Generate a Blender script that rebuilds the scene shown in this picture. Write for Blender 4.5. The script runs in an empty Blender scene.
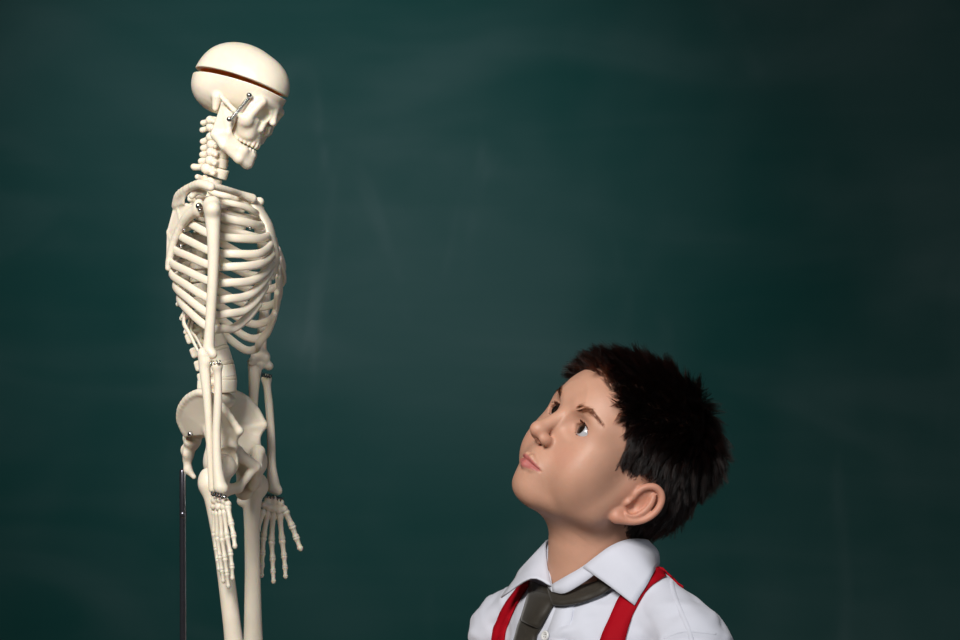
import bpy, math, random
import numpy as np
from mathutils import Vector, Matrix
from mathutils.bvhtree import BVHTree

# ------------------------------------------------------------------ camera, light, exposure
S = bpy.context.scene
COL = S.collection
EYE_Z = 1.32            # camera height in metres
DIST = 2600.0           # camera to subject plane in millimetres
cam_d = bpy.data.cameras.new('camera')
cam_d.sensor_width = 36.0
cam_d.lens = 36.0 * DIST / 960.0
cam_d.clip_start = 0.05
cam = bpy.data.objects.new('camera', cam_d); COL.objects.link(cam)
cam.location = (0, -DIST / 1000, EYE_Z); cam.rotation_euler = (math.pi / 2, 0, 0)
S.camera = cam
cam_d.dof.use_dof = True
cam_d.dof.focus_distance = 2.56
cam_d.dof.aperture_fstop = 8.0

world = bpy.data.worlds.new('studio_room'); S.world = world
world.use_nodes = True
wb = world.node_tree.nodes['Background']
wb.inputs[0].default_value = (0.80, 0.90, 1.0, 1); wb.inputs[1].default_value = 0.016

def area(name, loc, target, sx, sy, power, color, spread=180):
    d = bpy.data.lights.new(name, 'AREA'); d.shape = 'RECTANGLE'; d.size = sx; d.size_y = sy
    d.energy = power; d.color = color; d.spread = math.radians(spread)
    o = bpy.data.objects.new(name, d); COL.objects.link(o)
    o.location = loc
    o.rotation_euler = (Vector(target) - Vector(loc)).to_track_quat('-Z', 'Y').to_euler()
    return o
# a gridded softbox high beside the camera, an added weak fill, and a spot added to brighten the board
area('key_softbox', (-0.80, -2.2, 2.66), (-0.30, 0.0, 1.56), 0.85, 0.85, 15.0, (1.0, 0.97, 0.93), 68)
area('added_fill', (1.5, -2.4, 1.7), (0.0, 0.0, 1.3), 1.0, 1.0, 1.5, (0.92, 0.96, 1.0), 60)  # unseen lamp added to soften the shade on the bones
sd = bpy.data.lights.new('added_board_glow', 'SPOT'); sd.energy = 110; sd.spot_size = math.radians(51); sd.spot_blend = 1.0; sd.shadow_soft_size = 0.15; sd.color = (0.95, 1.0, 1.0)  # unseen lamp added for the glow at the board's centre
so = bpy.data.objects.new('added_board_glow', sd); COL.objects.link(so); so.location = (-0.50, 0.90, 2.75)
so.rotation_euler = (Vector((-0.34, 3.0, 1.61)) - so.location).to_track_quat('-Z', 'Y').to_euler()

S.view_settings.view_transform = 'Standard'
S.view_settings.look = 'None'
S.view_settings.exposure = 0.0
S.view_settings.gamma = 1.0
S.view_settings.use_curve_mapping = False

# ------------------------------------------------------------------ helpers: space
# working space: millimetres, x right, y away from the camera, z up from eye height
def C(px, py, depth=0.0):
    k = (DIST + depth) / DIST
    return np.array([(px - 480) * k, depth, (320 - py) * k])
def to_world(v):
    v = np.asarray(v, float) * 0.001
    v = v.copy(); v[..., 2] += EYE_Z
    return v

# ------------------------------------------------------------------ helpers: distance fields
def smin(a, b, k):
    if k <= 0: return np.minimum(a, b)
    h = np.maximum(k - np.abs(a - b), 0) / k
    return np.minimum(a, b) - h * h * k * 0.25
def _b(*pts_r):
    lo = np.min([np.asarray(p) - r for p, r in pts_r], 0); hi = np.max([np.asarray(p) + r for p, r in pts_r], 0)
    return lo, hi
def ell(c, r, R=None):
    c = np.asarray(c, float); r = np.asarray(r, float) * np.ones(3)
    def f(X, Y, Z):
        x, y, z = X - c[0], Y - c[1], Z - c[2]
        if R is not None:
            x, y, z = (R[0][0]*x + R[0][1]*y + R[0][2]*z, R[1][0]*x + R[1][1]*y + R[1][2]*z, R[2][0]*x + R[2][1]*y + R[2][2]*z)
        k0 = np.sqrt((x/r[0])**2 + (y/r[1])**2 + (z/r[2])**2) + 1e-6
        k1 = np.sqrt((x/r[0]**2)**2 + (y/r[1]**2)**2 + (z/r[2]**2)**2) + 1e-9
        return k0 * (k0 - 1) / k1
    return f, _b((c, r.max()))
def cap(a, b, ra, rb=None):
    a = np.asarray(a, float); b = np.asarray(b, float); rb = ra if rb is None else rb
    ba = b - a; L = ba.dot(ba) + 1e-9
    def f(X, Y, Z):
        x, y, z = X - a[0], Y - a[1], Z - a[2]
        h = np.clip((x*ba[0] + y*ba[1] + z*ba[2]) / L, 0, 1)
        return np.sqrt((x-h*ba[0])**2 + (y-h*ba[1])**2 + (z-h*ba[2])**2) - (ra + (rb-ra)*h)
    return f, _b((a, ra), (b, rb))
def box(c, h, R=None, rnd=0.5):
    c = np.asarray(c, float); h = np.asarray(h, float) - rnd
    def f(X, Y, Z):
        x, y, z = X - c[0], Y - c[1], Z - c[2]
        if R is not None:
            x, y, z = (R[0][0]*x + R[0][1]*y + R[0][2]*z, R[1][0]*x + R[1][1]*y + R[1][2]*z, R[2][0]*x + R[2][1]*y + R[2][2]*z)
        qx, qy, qz = np.abs(x)-h[0], np.abs(y)-h[1], np.abs(z)-h[2]
        return np.sqrt(np.maximum(qx,0)**2+np.maximum(qy,0)**2+np.maximum(qz,0)**2) + np.minimum(np.maximum(qx,np.maximum(qy,qz)),0) - rnd
    return f, _b((c, np.linalg.norm(h)+rnd))
def tri(a, b, c, t):
    a, b, c = (np.asarray(v, float) for v in (a, b, c))
    ba, cb, ac = b-a, c-b, a-c; n = np.cross(ba, ac); nn = n.dot(n)+1e-9
    def dot(v, x, y, z): return v[0]*x + v[1]*y + v[2]*z
    def f(X, Y, Z):
        pa = (X-a[0], Y-a[1], Z-a[2]); pb = (X-b[0], Y-b[1], Z-b[2]); pc = (X-c[0], Y-c[1], Z-c[2])
        s = np.sign(dot(np.cross(ba, n), *pa)) + np.sign(dot(np.cross(cb, n), *pb)) + np.sign(dot(np.cross(ac, n), *pc))
        def e(v, p):
            h = np.clip(dot(v, *p)/v.dot(v), 0, 1)
            return (p[0]-h*v[0])**2 + (p[1]-h*v[1])**2 + (p[2]-h*v[2])**2
        edge = np.minimum(np.minimum(e(ba, pa), e(cb, pb)), e(ac, pc))
        return np.sqrt(np.where(s < 2.0, edge, dot(n, *pa)**2/nn)) - t
    return f, _b((a, t), (b, t), (c, t))
class Field:
    def __init__(self, lo, hi, vox):
        self.lo = np.asarray(lo, float); self.vox = vox
        n = np.ceil((np.asarray(hi, float) - self.lo) / vox).astype(int) + 1
        self.ax = [(self.lo[i] + vox*np.arange(n[i])).astype(np.float32) for i in range(3)]
        self.d = np.full(n, 1e3, np.float32)
    def _win(self, bb, m):
        sl = []
        for i in range(3):
            a = int(max(0, math.floor((bb[0][i]-m-self.lo[i])/self.vox))); b = int(min(self.d.shape[i], math.ceil((bb[1][i]+m-self.lo[i])/self.vox)+1))
            if b <= a: return None
            sl.append(slice(a, b))
        g = [self.ax[i][sl[i]].reshape([-1 if j == i else 1 for j in range(3)]) for i in range(3)]
        return tuple(sl), g
    def add(self, prim, k=0):
        f, bb = prim; w = self._win(bb, k + 3*self.vox)
        if w:
            self.d[w[0]] = smin(self.d[w[0]], f(*w[1]).astype(np.float32), k)
        return self
    def sub(self, prim, k=0):
        f, bb = prim; w = self._win(bb, k + 3*self.vox)
        if w:
            self.d[w[0]] = -smin(-self.d[w[0]], f(*w[1]).astype(np.float32), k)
        return self
    def cut(self, fn, k=0):                       # keep only where fn < 0
        g = [self.ax[i].reshape([-1 if j == i else 1 for j in range(3)]) for i in range(3)]
        self.d = -smin(-self.d, -(fn(*g) + 0*self.d).astype(np.float32), k); return self
    def chain(self, pts, rad, k=0, kk=None):
        rad = list(rad) if hasattr(rad, '__len__') else [rad]*len(pts)
        for i in range(len(pts)-1): self.add(cap(pts[i], pts[i+1], rad[i], rad[i+1]), k)
        return self
    def mesh(self, smooth=1):
        d = self.d
        d[0], d[-1], d[:, 0], d[:, -1], d[:, :, 0], d[:, :, -1] = (np.maximum(x, .01) for x in (d[0], d[-1], d[:, 0], d[:, -1], d[:, :, 0], d[:, :, -1]))
        s = d < 0
        cnt = np.zeros(np.array(d.shape)-1, np.int8)
        cs = [(i, j, k) for i in (0, 1) for j in (0, 1) for k in (0, 1)]
        N = cnt.shape
        for i, j, k in cs: cnt += s[i:i+N[0], j:j+N[1], k:k+N[2]]
        m = (cnt > 0) & (cnt < 8)
        I, J, K = np.nonzero(m)
        idx = np.full(N, -1, np.int64); idx[I, J, K] = np.arange(len(I))
        pos = np.zeros((len(I), 3)); num = np.zeros(len(I))
        for a in range(8):
            for b in range(a+1, 8):
                ca, cb = np.array(cs[a]), np.array(cs[b])
                if np.abs(ca-cb).sum() != 1: continue
                da = d[I+ca[0], J+ca[1], K+ca[2]]; db = d[I+cb[0], J+cb[1], K+cb[2]]
                x = (da < 0) != (db < 0)
                t = np.where(x, da/np.where(x, da-db, 1), 0)
                pos += np.where(x[:, None], ca + t[:, None]*(cb-ca), 0); num += x
        V = self.lo + self.vox*(np.stack([I, J, K], 1) + pos/num[:, None])
        quads = []
        for ax in range(3):
            u, v = (ax+1) % 3, (ax+2) % 3
            sa = [slice(None)]*3; sb = [slice(None)]*3
            sa[ax] = slice(0, -1); sb[ax] = slice(1, None)
            e = np.array(np.nonzero(s[tuple(sa)] != s[tuple(sb)])).T
            ok = (e[:, u] > 0) & (e[:, v] > 0) & (e[:, u] < N[u]) & (e[:, v] < N[v]); e = e[ok]
            du = np.zeros(3, int); du[u] = 1; dv = np.zeros(3, int); dv[v] = 1
            g = lambda o: idx[tuple((e-o).T)]
            q = np.stack([g(du+dv), g(dv), g(0*du), g(du)], 1)
            fl = s[tuple(e.T)]
            q = np.where(fl[:, None], q, q[:, ::-1]); quads.append(q)
        Q = np.concatenate(quads); Q = Q[(Q >= 0).all(1)]
        return smooth_verts(V, Q, smooth), Q
def smooth_verts(V, Q, it, lam=0.5):
    if not it: return V
    E = np.concatenate([np.stack([Q[:, i], Q[:, (i+1) % 4]], 1) for i in range(4)])
    E = np.concatenate([E, E[:, ::-1]])
    deg = np.bincount(E[:, 0], minlength=len(V))
    for n in range(it):
        for f in (lam, -lam*1.02):                # taubin: smooths without shrinking
            A = np.stack([np.bincount(E[:, 0], weights=V[E[:, 1], i], minlength=len(V)) for i in range(3)], 1)/np.maximum(deg, 1)[:, None]
            V = V + f*(A-V)
    return V

# ------------------------------------------------------------------ helpers: meshes and objects
def build_mesh(name, V, faces, mats, smooth=True, face_mat=None):
    me = bpy.data.meshes.new(name)
    V = np.asarray(V, np.float32)
    if isinstance(faces, np.ndarray):
        n = faces.shape[1]
        me.vertices.add(len(V)); me.vertices.foreach_set('co', V.ravel())
        me.loops.add(faces.size); me.loops.foreach_set('vertex_index', faces.astype(np.int32).ravel())
        me.polygons.add(len(faces)); me.polygons.foreach_set('loop_start', np.arange(0, faces.size, n, dtype=np.int32))
        try: me.polygons.foreach_set('loop_total', np.full(len(faces), n, np.int32))
        except Exception: pass
        me.update(calc_edges=True); me.validate()
    else:
        me.from_pydata([tuple(v) for v in V], [], [tuple(f) for f in faces]); me.update()
    if smooth: me.polygons.foreach_set('use_smooth', np.ones(len(me.polygons), bool))
    for m in (mats if isinstance(mats, (list, tuple)) else [mats]): me.materials.append(m)
    if face_mat is not None: me.polygons.foreach_set('material_index', np.asarray(face_mat, np.int32))
    return me
def add_obj(name, me, parent=None, label=None, matrix=None):
    o = bpy.data.objects.new(name, me); COL.objects.link(o)
    if matrix is not None: o.matrix_basis = matrix
    if parent is not None:
        o.parent = parent
        base = Matrix.Identity(4); p = parent
        base = WORLD_OF.get(p.name, Matrix.Identity(4))
        o.matrix_parent_inverse = base.inverted()
    WORLD_OF[o.name] = matrix.copy() if matrix is not None else Matrix.Identity(4)
    if label: o['label'] = label
    return o
WORLD_OF = {}
def part(name, V, faces, mat, parent, label=None, smooth=True, world=True, **kw):
    V = to_world(V) if world else V
    return add_obj(name, build_mesh(name, V, faces, mat, smooth, **kw), parent, label)
def thing(name, label, cat, loc, group=None):
    o = bpy.data.objects.new(name, None); COL.objects.link(o); o.location = loc
    o.empty_display_size = 0.05
    WORLD_OF[o.name] = Matrix.Translation(Vector(loc))
    o['label'] = label; o['category'] = cat
    if group: o['group'] = group
    return o
def catmull(P, n):
    P = np.asarray(P, float)
    Q = np.vstack([2*P[0]-P[1], P, 2*P[-1]-P[-2]])
    out = []
    segs = len(P)-1
    for t in np.linspace(0, segs, n):
        i = min(int(t), segs-1); u = t-i
        p0, p1, p2, p3 = Q[i:i+4]
        out.append(0.5*((2*p1)+(-p0+p2)*u+(2*p0-5*p1+4*p2-p3)*u*u+(-p0+3*p1-3*p2+p3)*u**3))
    return np.array(out)
def sweep(P, ra, rb, ref, n=24, seg=10, raw=False, power=2.0):
    """tube along P; ra = half size along ref direction, rb = half size across it; rounded closed ends"""
    P = np.asarray(P, float) if raw else catmull(P, n)
    n = len(P)
    T = np.gradient(P, axis=0); T /= np.linalg.norm(T, axis=1)[:, None]+1e-9
    ref = np.asarray(ref, float)
    ref = np.broadcast_to(ref, P.shape) if ref.ndim == 1 else ref
    ra = np.interp(np.linspace(0, 1, n), np.linspace(0, 1, len(ra)), ra) if hasattr(ra, '__len__') else np.full(n, ra)
    rb = np.interp(np.linspace(0, 1, n), np.linspace(0, 1, len(rb)), rb) if hasattr(rb, '__len__') else np.full(n, rb)
    A = ref - (ref*T).sum(1)[:, None]*T; A /= np.linalg.norm(A, axis=1)[:, None]+1e-9
    Bv = np.cross(T, A)
    ang = np.arange(seg)*2*math.pi/seg
    ca, sa = np.cos(ang), np.sin(ang)
    ca = np.sign(ca)*np.abs(ca)**(2/power); sa = np.sign(sa)*np.abs(sa)**(2/power)
    rings = []
    def ring(p, a, b, sc): return p + sc*(a[None]*ca[:, None] + b[None]*sa[:, None])
    for e, sg in ((0, -1),):
        r = min(ra[e], rb[e])
        rings.append(ring(P[e]+sg*T[e]*r*0.8, A[e]*ra[e], Bv[e]*rb[e], 0.35)); rings.append(ring(P[e]+sg*T[e]*r*0.5, A[e]*ra[e], Bv[e]*rb[e], 0.8))
    for i in range(n): rings.append(ring(P[i], A[i]*ra[i], Bv[i]*rb[i], 1.0))
    r = min(ra[-1], rb[-1])
    rings.append(ring(P[-1]+T[-1]*r*0.5, A[-1]*ra[-1], Bv[-1]*rb[-1], 0.8)); rings.append(ring(P[-1]+T[-1]*r*0.8, A[-1]*ra[-1], Bv[-1]*rb[-1], 0.35))
    V = np.vstack(rings); m = len(rings); F = []
    for i in range(m-1):
        for j in range(seg):
            k = (j+1) % seg
            F.append((i*seg+j, i*seg+k, (i+1)*seg+k, (i+1)*seg+j))
    F.append(tuple(range(seg-1, -1, -1))); F.append(tuple((m-1)*seg+j for j in range(seg)))
    return V, F
def merge(*vf):
    V = []; F = []; o = 0
    for v, f in vf:
        V.append(np.asarray(v)); F += [tuple(int(i)+o for i in q) for q in f]; o += len(v)
    return np.vstack(V), F
def vcol(o, rgb, name='tint'):
    a = o.data.color_attributes.new(name, 'FLOAT_COLOR', 'POINT')
    c = np.ones((len(o.data.vertices), 4), np.float32); c[:, :3] = rgb
    a.data.foreach_set('color', c.ravel())

# ------------------------------------------------------------------ helpers: materials
def mat(name, color, rough=0.5, spec=0.5, metal=0.0, sss=0.0, sss_r=(1, .3, .15), sss_s=0.004, coat=0.0, coat_r=0.1,
        var=0.0, var_scale=8.0, bump=0.0, bump_scale=60.0, attr=None, sheen=0.0, stretch=None):
    m = bpy.data.materials.new(name); m.use_nodes = True
    nt = m.node_tree; b = nt.nodes['Principled BSDF']
    b.inputs['Base Color'].default_value = (*color, 1); b.inputs['Roughness'].default_value = rough
    b.inputs['Specular IOR Level'].default_value = spec; b.inputs['Metallic'].default_value = metal
    b.inputs['Subsurface Weight'].default_value = sss; b.inputs['Subsurface Radius'].default_value = sss_r; b.inputs['Subsurface Scale'].default_value = sss_s
    b.inputs['Coat Weight'].default_value = coat; b.inputs['Coat Roughness'].default_value = coat_r
    b.inputs['Sheen Weight'].default_value = sheen
    tc = nt.nodes.new('ShaderNodeTexCoord')
    src = tc.outputs['Object']
    if stretch:
        mp = nt.nodes.new('ShaderNodeMapping'); mp.inputs['Scale'].default_value = stretch
        nt.links.new(src, mp.inputs[0]); src = mp.outputs[0]
    colsock = None
    if attr:
        a = nt.nodes.new('ShaderNodeAttribute'); a.attribute_name = attr; colsock = a.outputs['Color']
    if var > 0:
        n = nt.nodes.new('ShaderNodeTexNoise'); n.inputs['Scale'].default_value = var_scale; n.inputs['Detail'].default_value = 5
        nt.links.new(src, n.inputs['Vector'])
        mr = nt.nodes.new('ShaderNodeMapRange'); mr.inputs['From Min'].default_value = 0.3; mr.inputs['From Max'].default_value = 0.7
        mr.inputs['To Min'].default_value = 1-var; mr.inputs['To Max'].default_value = 1+var
        nt.links.new(n.outputs[0], mr.inputs['Value'])
        mx = nt.nodes.new('ShaderNodeMix'); mx.data_type = 'RGBA'; mx.blend_type = 'MULTIPLY'; mx.inputs['Factor'].default_value = 1
        if colsock: nt.links.new(colsock, mx.inputs['A'])
        else: mx.inputs['A'].default_value = (*color, 1)
        nt.links.new(mr.outputs[0], mx.inputs['B']); colsock = mx.outputs['Result']
    if colsock: nt.links.new(colsock, b.inputs['Base Color'])
    if bump > 0:
        n2 = nt.nodes.new('ShaderNodeTexNoise'); n2.inputs['Scale'].default_value = bump_scale; n2.inputs['Detail'].default_value = 4
        nt.links.new(src, n2.inputs['Vector'])
        bp = nt.nodes.new('ShaderNodeBump'); bp.inputs['Strength'].default_value = bump; bp.inputs['Distance'].default_value = 0.002
        nt.links.new(n2.outputs[0], bp.inputs['Height']); nt.links.new(bp.outputs[0], b.inputs['Normal'])
    return m
BONE_C = (0.83, 0.745, 0.61)
BS = dict(sss=0.35, sss_r=(1.0, 0.55, 0.25), sss_s=0.004)
BONE = mat('bone_plastic', BONE_C, 0.42, 0.4, **BS, var=0.05, var_scale=35, bump=0.12, bump_scale=140)
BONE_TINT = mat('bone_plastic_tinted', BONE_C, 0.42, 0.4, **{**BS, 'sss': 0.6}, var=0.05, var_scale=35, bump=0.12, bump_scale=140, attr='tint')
DISC = mat('disc_plastic', (0.74, 0.65, 0.50), 0.5, 0.4, var=0.05)
STEEL = mat('polished_steel', (0.62, 0.62, 0.63), 0.22, 0.5, metal=1.0)
DARKSTEEL = mat('dark_spring_steel', (0.06, 0.06, 0.07), 0.35, 0.5, metal=0.7)
POLE = mat('blued_steel_pole', (0.16, 0.16, 0.19), 0.2, 0.6, metal=0.9)
# ------------------------------------------------------------------ the room: chalkboard wall and floor
def board_material():
    m = bpy.data.materials.new('chalkboard_green'); m.use_nodes = True
    nt = m.node_tree; b = nt.nodes['Principled BSDF']; b.inputs['Roughness'].default_value = 0.8; b.inputs['Specular IOR Level'].default_value = 0.04
    tc = nt.nodes.new('ShaderNodeTexCoord')
    def noise(scale, detail, dist, sc=(1, 1, 1), rot=0.0, loc=(0, 0, 0)):
        mp = nt.nodes.new('ShaderNodeMapping'); mp.inputs['Scale'].default_value = sc; mp.inputs['Rotation'].default_value = (0, rot, 0); mp.inputs['Location'].default_value = loc
        n = nt.nodes.new('ShaderNodeTexNoise'); n.inputs['Scale'].default_value = scale; n.inputs['Detail'].default_value = detail; n.inputs['Distortion'].default_value = dist
        nt.links.new(tc.outputs['Object'], mp.inputs[0]); nt.links.new(mp.outputs[0], n.inputs['Vector']); return n.outputs[0]
    def rng(s, a, b_, c, d):
        r = nt.nodes.new('ShaderNodeMapRange'); r.interpolation_type = 'SMOOTHSTEP'
        for k, v in zip(('From Min', 'From Max', 'To Min', 'To Max'), (a, b_, c, d)): r.inputs[k].default_value = v
        nt.links.new(s, r.inputs['Value']); return r.outputs[0]
    def mth(op, a, b_):
        n = nt.nodes.new('ShaderNodeMath'); n.operation = op
        for i, s in enumerate((a, b_)):
            if isinstance(s, (int, float)): n.inputs[i].default_value = s
            else: nt.links.new(s, n.inputs[i])
        return n.outputs[0]
    big = rng(noise(1.1, 3, 0.6, (1, 1, 1), 0.0, (0.34, 0, 0)), 0.35, 0.75, 0, 1)                     # broad wiped chalk haze
    wipe = rng(noise(2.2, 4, 1.2, (0.6, 1, 1.6), 0.5), 0.40, 0.8, 0, 1)            # sweeping eraser strokes
    smear = rng(noise(5.0, 5, 1.0, (1.0, 1, 0.35), -0.3, (3.1, 0, 1.7)), 0.55, 0.85, 0, 1)
    streak = rng(noise(28.0, 3, 0.3, (0.06, 1, 1.0), 0.04), 0.4, 0.9, 0, 1)
    t = mth('ADD', mth('MULTIPLY', big, 0.34), mth('ADD', mth('MULTIPLY', wipe, 0.20), mth('ADD', mth('MULTIPLY', mth('MULTIPLY', smear, big), 0.70), mth('MULTIPLY', streak, 0.05))))
    mx = nt.nodes.new('ShaderNodeMix'); mx.data_type = 'RGBA'
    nt.links.new(t, mx.inputs['Factor'])
    mx.inputs['A'].default_value = (0.0085, 0.054, 0.051, 1); mx.inputs['B'].default_value = (0.075, 0.125, 0.130, 1)
    nt.links.new(mx.outputs['Result'], b.inputs['Base Color'])
    return m
def slab(x0, x1, y0, y1, z0, z1, bev=0.0):
    V = [(x, y, z) for x in (x0, x1) for y in (y0, y1) for z in (z0, z1)]
    F = [(0, 1, 3, 2), (4, 6, 7, 5), (0, 4, 5, 1), (2, 3, 7, 6), (0, 2, 6, 4), (1, 5, 7, 3)]
    return np.array(V, float), F
PAINT = mat('wall_paint', (0.55, 0.54, 0.50), 0.8, 0.2, var=0.04, bump=0.1)
FLOORM = mat('floor_vinyl', (0.16, 0.13, 0.10), 0.5, 0.3, var=0.15, var_scale=3)
WOOD = mat('board_frame_wood', (0.30, 0.17, 0.08), 0.5, 0.3, var=0.25, var_scale=6, stretch=(1, 8, 8))
def structure(name, vf, m):
    o = add_obj(name, build_mesh(name, vf[0], vf[1], m, False)); o['kind'] = 'structure'; return o
BY = 3.00                # board plane, metres behind the subjects
structure('wall_back', slab(-3.2, 3.2, BY+.035, BY+.15, 0, 3.0), PAINT)
structure('floor', slab(-3.2, 3.2, -3.2, BY+.15, -0.05, 0.0), FLOORM)
board = thing('chalkboard', 'dark green chalkboard with faint wiped chalk smudges behind boy and skeleton', 'chalkboard', (0, BY+.03, 0.52))
def bpart(name, vf, m): return part(name, vf[0], vf[1], m, board, smooth=False, world=False)
bpart('board_surface', slab(-2.4, 2.4, BY, BY+.03, 0.57, 2.17), board_material())
bpart('frame_rail', slab(-2.45, 2.45, BY-.02, BY+.034, 2.17, 2.22), WOOD)
bpart('frame_rail', slab(-2.45, 2.45, BY-.02, BY+.034, 0.52, 0.57), WOOD)
bpart('frame_stile', slab(-2.45, -2.4, BY-.02, BY+.034, 0.57, 2.17), WOOD)
bpart('frame_stile', slab(2.4, 2.45, BY-.02, BY+.034, 0.57, 2.17), WOOD)
bpart('chalk_tray', slab(-2.4, 2.4, BY-.075, BY-.02, 0.535, 0.55), WOOD)
# ------------------------------------------------------------------ the skeleton model
BX, CB, SB = 205.0, math.cos(math.radians(18)), math.sin(math.radians(18))
def B(px, py, l):
    """point of the skeleton seen at pixel-plane position (px, py) and l millimetres towards its own left (l < 0: camera side)"""
    f = (px - BX - SB*l) / CB
    return C(px, py, -SB*f + CB*l)
F_B = np.array([CB, -SB, 0]); L_B = np.array([SB, CB, 0]); U_B = np.array([0, 0, 1.0])
skel = thing('skeleton_model', 'ivory plastic teaching skeleton on a stand, bowing its skull towards the boy', 'skeleton', to_world(C(BX, 890, 0)))
def field_part(name, F, parent, m=None, smooth=1, label=None):
    V, Q = F.mesh(smooth); return part(name, V, Q, m or BONE, parent, label)
def bone_chain(name, pts, rad, k, extra=(), parent=None, vox=0.9, smooth=1, subs=()):
    P = np.array(pts); allp = [P] + [np.asarray(e[0][1]) for e in extra]
    A = np.vstack(allp); m = max(rad) + k + 4
    F = Field(A.min(0)-m, A.max(0)+m, vox)
    F.chain(pts, rad, 0)
    for e, kk in extra: F.add(e, kk)
    for e, kk in subs: F.sub(e, kk)
    return field_part(name, F, parent or skel, smooth=smooth)
def dense(pts, rad, n=16):
    P = catmull(pts, n); r = np.interp(np.linspace(0, 1, n), np.linspace(0, 1, len(rad)), rad); return list(P), list(r)

# ---- skull
def pose(th, a, r, sgn):
    def rot(v, k, ang): return v*math.cos(ang) + np.cross(k, v)*math.sin(ang) + k*np.dot(k, v)*(1-math.cos(ang))
    if sgn > 0: f0 = np.array([math.cos(th), 0, -math.sin(th)]); l0 = np.array([0, 1., 0]); u = np.array([math.sin(th), 0, math.cos(th)])
    else: f0 = np.array([-math.cos(th), 0, math.sin(th)]); l0 = np.array([0, -1., 0]); u = np.array([math.sin(th), 0, math.cos(th)])
    if sgn > 0: f = math.cos(a)*f0 - math.sin(a)*l0; l = math.cos(a)*l0 + math.sin(a)*f0
    else: f = math.cos(a)*f0 + math.sin(a)*l0; l = math.cos(a)*l0 - math.sin(a)*f0
    return np.stack([f, rot(l, f, r), rot(u, f, r)])
R_SK = pose(math.radians(26), math.radians(21), math.radians(0), 1)
O_SK = C(231.5, 103.5, -8); S_SK = 0.52
def sk(v):
    v = np.array(v, float); v[..., 2] = np.where(v[..., 2] < 0, v[..., 2]*0.91, v[..., 2])
    return O_SK + S_SK*(v @ R_SK)
def both(F, fn, prim, *pts, k=0, **kw):
    for s in (-1, 1):
        q = [np.array(p, float)*[1, s, 1] for p in pts]
        getattr(F, fn)(prim(*q, **kw) if not isinstance(prim, tuple) else prim, k)
def sym(F, fn, maker, k):
    for s in (-1, 1): getattr(F, fn)(maker(s), k)
F = Field((-102, -82, -74), (112, 82, 130), 1.35)
F.add(ell((-2, 0, 50), (92, 68, 68)))
F.add(ell((-36, 0, 19), (57, 59, 53)), 20).add(ell((46, 0, 52), (46, 52, 50)), 20)
sym(F, 'sub', lambda s: ell((52, s*92, 12), (28, 27, 32)), 14)
sym(F, 'add', lambda s: cap((-6, s*50, -4), (0, s*49, -26), 11, 6), 8)
F.sub(ell((-2, 0, 50), (85, 61, 61))).sub(ell((-36, 0, 22), (50, 52, 46))).sub(ell((46, 0, 56), (39, 45, 43)))
sym(F, 'add', lambda s: cap((87, s*6, 27), (80, s*42, 27), 8, 7), 8)
sym(F, 'add', lambda s: cap((80, s*43, 24), (70, s*48, -14), 7.5, 8), 6)
sym(F, 'add', lambda s: ell((67, s*43, -20), (15, 14, 14)), 8)
for s in (-1, 1): F.chain([(62, s*52, -19), (44, s*62, -13), (22, s*65, -4), (8, s*63, 1)], [6, 4.8, 5, 5], 4)
F.add(ell((62, 0, 6), (25, 44, 28)), 8).add(ell((83, 0, 12), (11, 13, 18)), 8)
F.add(ell((57, 0, -32), (34, 38, 30)), 10)
sym(F, 'add', lambda s: cap((62, s*40, -24), (64, s*25, -44), 11, 10), 10)
F.add(ell((56, 0, -50), (35, 29, 13)), 8)
F.add(cap((87, 0, 26), (98, 0, 0), 8, 6.5), 6)
sym(F, 'add', lambda s: cap((73, s*28, -14), (75, s*23, -44), 12, 11), 8)
sym(F, 'add', lambda s: cap((80, s*14, -9), (68, s*46, -11), 6, 7), 5)
sym(F, 'add', lambda s: cap((86, s*10, 18), (88, s*14, -24), 6, 6), 5)
sym(F, 'add', lambda s: ell((62, s*37, 12), (16, 15, 28)), 10)
ORB = lambda s: ell((95, s*26, 6), (29, 15, 13), [[.97, s*.22, 0], [-s*.22, .97, 0], [0, 0, 1]])
sym(F, 'sub', ORB, 3)
F.sub(ell((100, 0, -25), (28, 9.5, 12)), 2).sub(ell((97, 0, -16), (22, 5.5, 9)), 2)
sym(F, 'sub', lambda s: ell((6, s*64, -9), (4, 9, 4)), 2)
def arch_pts(x0, w, depth, n):
    t = np.linspace(-1, 1, 400); y = w*np.sin(t*1.35)/math.sin(1.35); x = x0 - depth*(1-np.cos(t*1.35))/(1-math.cos(1.35))
    s = np.r_[0, np.cumsum(np.hypot(np.diff(x), np.diff(y)))]; q = (np.arange(n)+.5)/n*s[-1]
    return np.interp(q, s, x), np.interp(q, s, y)
for x, y in zip(*arch_pts(90, 27, 44, 14)): F.add(ell((x-.6, y, -57.5), (4.6, 4.0, 8.5)), 2.2)
CUT_LO = lambda X, Y, Z: Z - (34.5 + 0.175*X + 0.0014*Y*Y)
CUT_HI = lambda X, Y, Z: (43.5 + 0.145*X + 0.0014*Y*Y) - Z
F.cut(CUT_LO, 1.0)
V, Q = F.mesh(2)
INNER_GLOW = (0.92, 0.50, 0.15)  # orange glow of light through the shell, painted into the inside colour
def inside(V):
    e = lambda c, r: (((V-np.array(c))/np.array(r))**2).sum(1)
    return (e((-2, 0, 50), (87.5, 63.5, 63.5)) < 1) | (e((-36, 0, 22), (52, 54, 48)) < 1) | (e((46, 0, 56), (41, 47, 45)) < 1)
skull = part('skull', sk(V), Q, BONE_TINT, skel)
vcol(skull, np.where(inside(V)[:, None], INNER_GLOW, BONE_C))
F = Field((-102, -82, 20), (112, 82, 130), 1.35)
F.add(ell((-2, 0, 50), (92, 68, 68))).add(ell((-36, 0, 19), (57, 59, 53)), 20).add(ell((46, 0, 52), (46, 52, 50)), 20)
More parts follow.
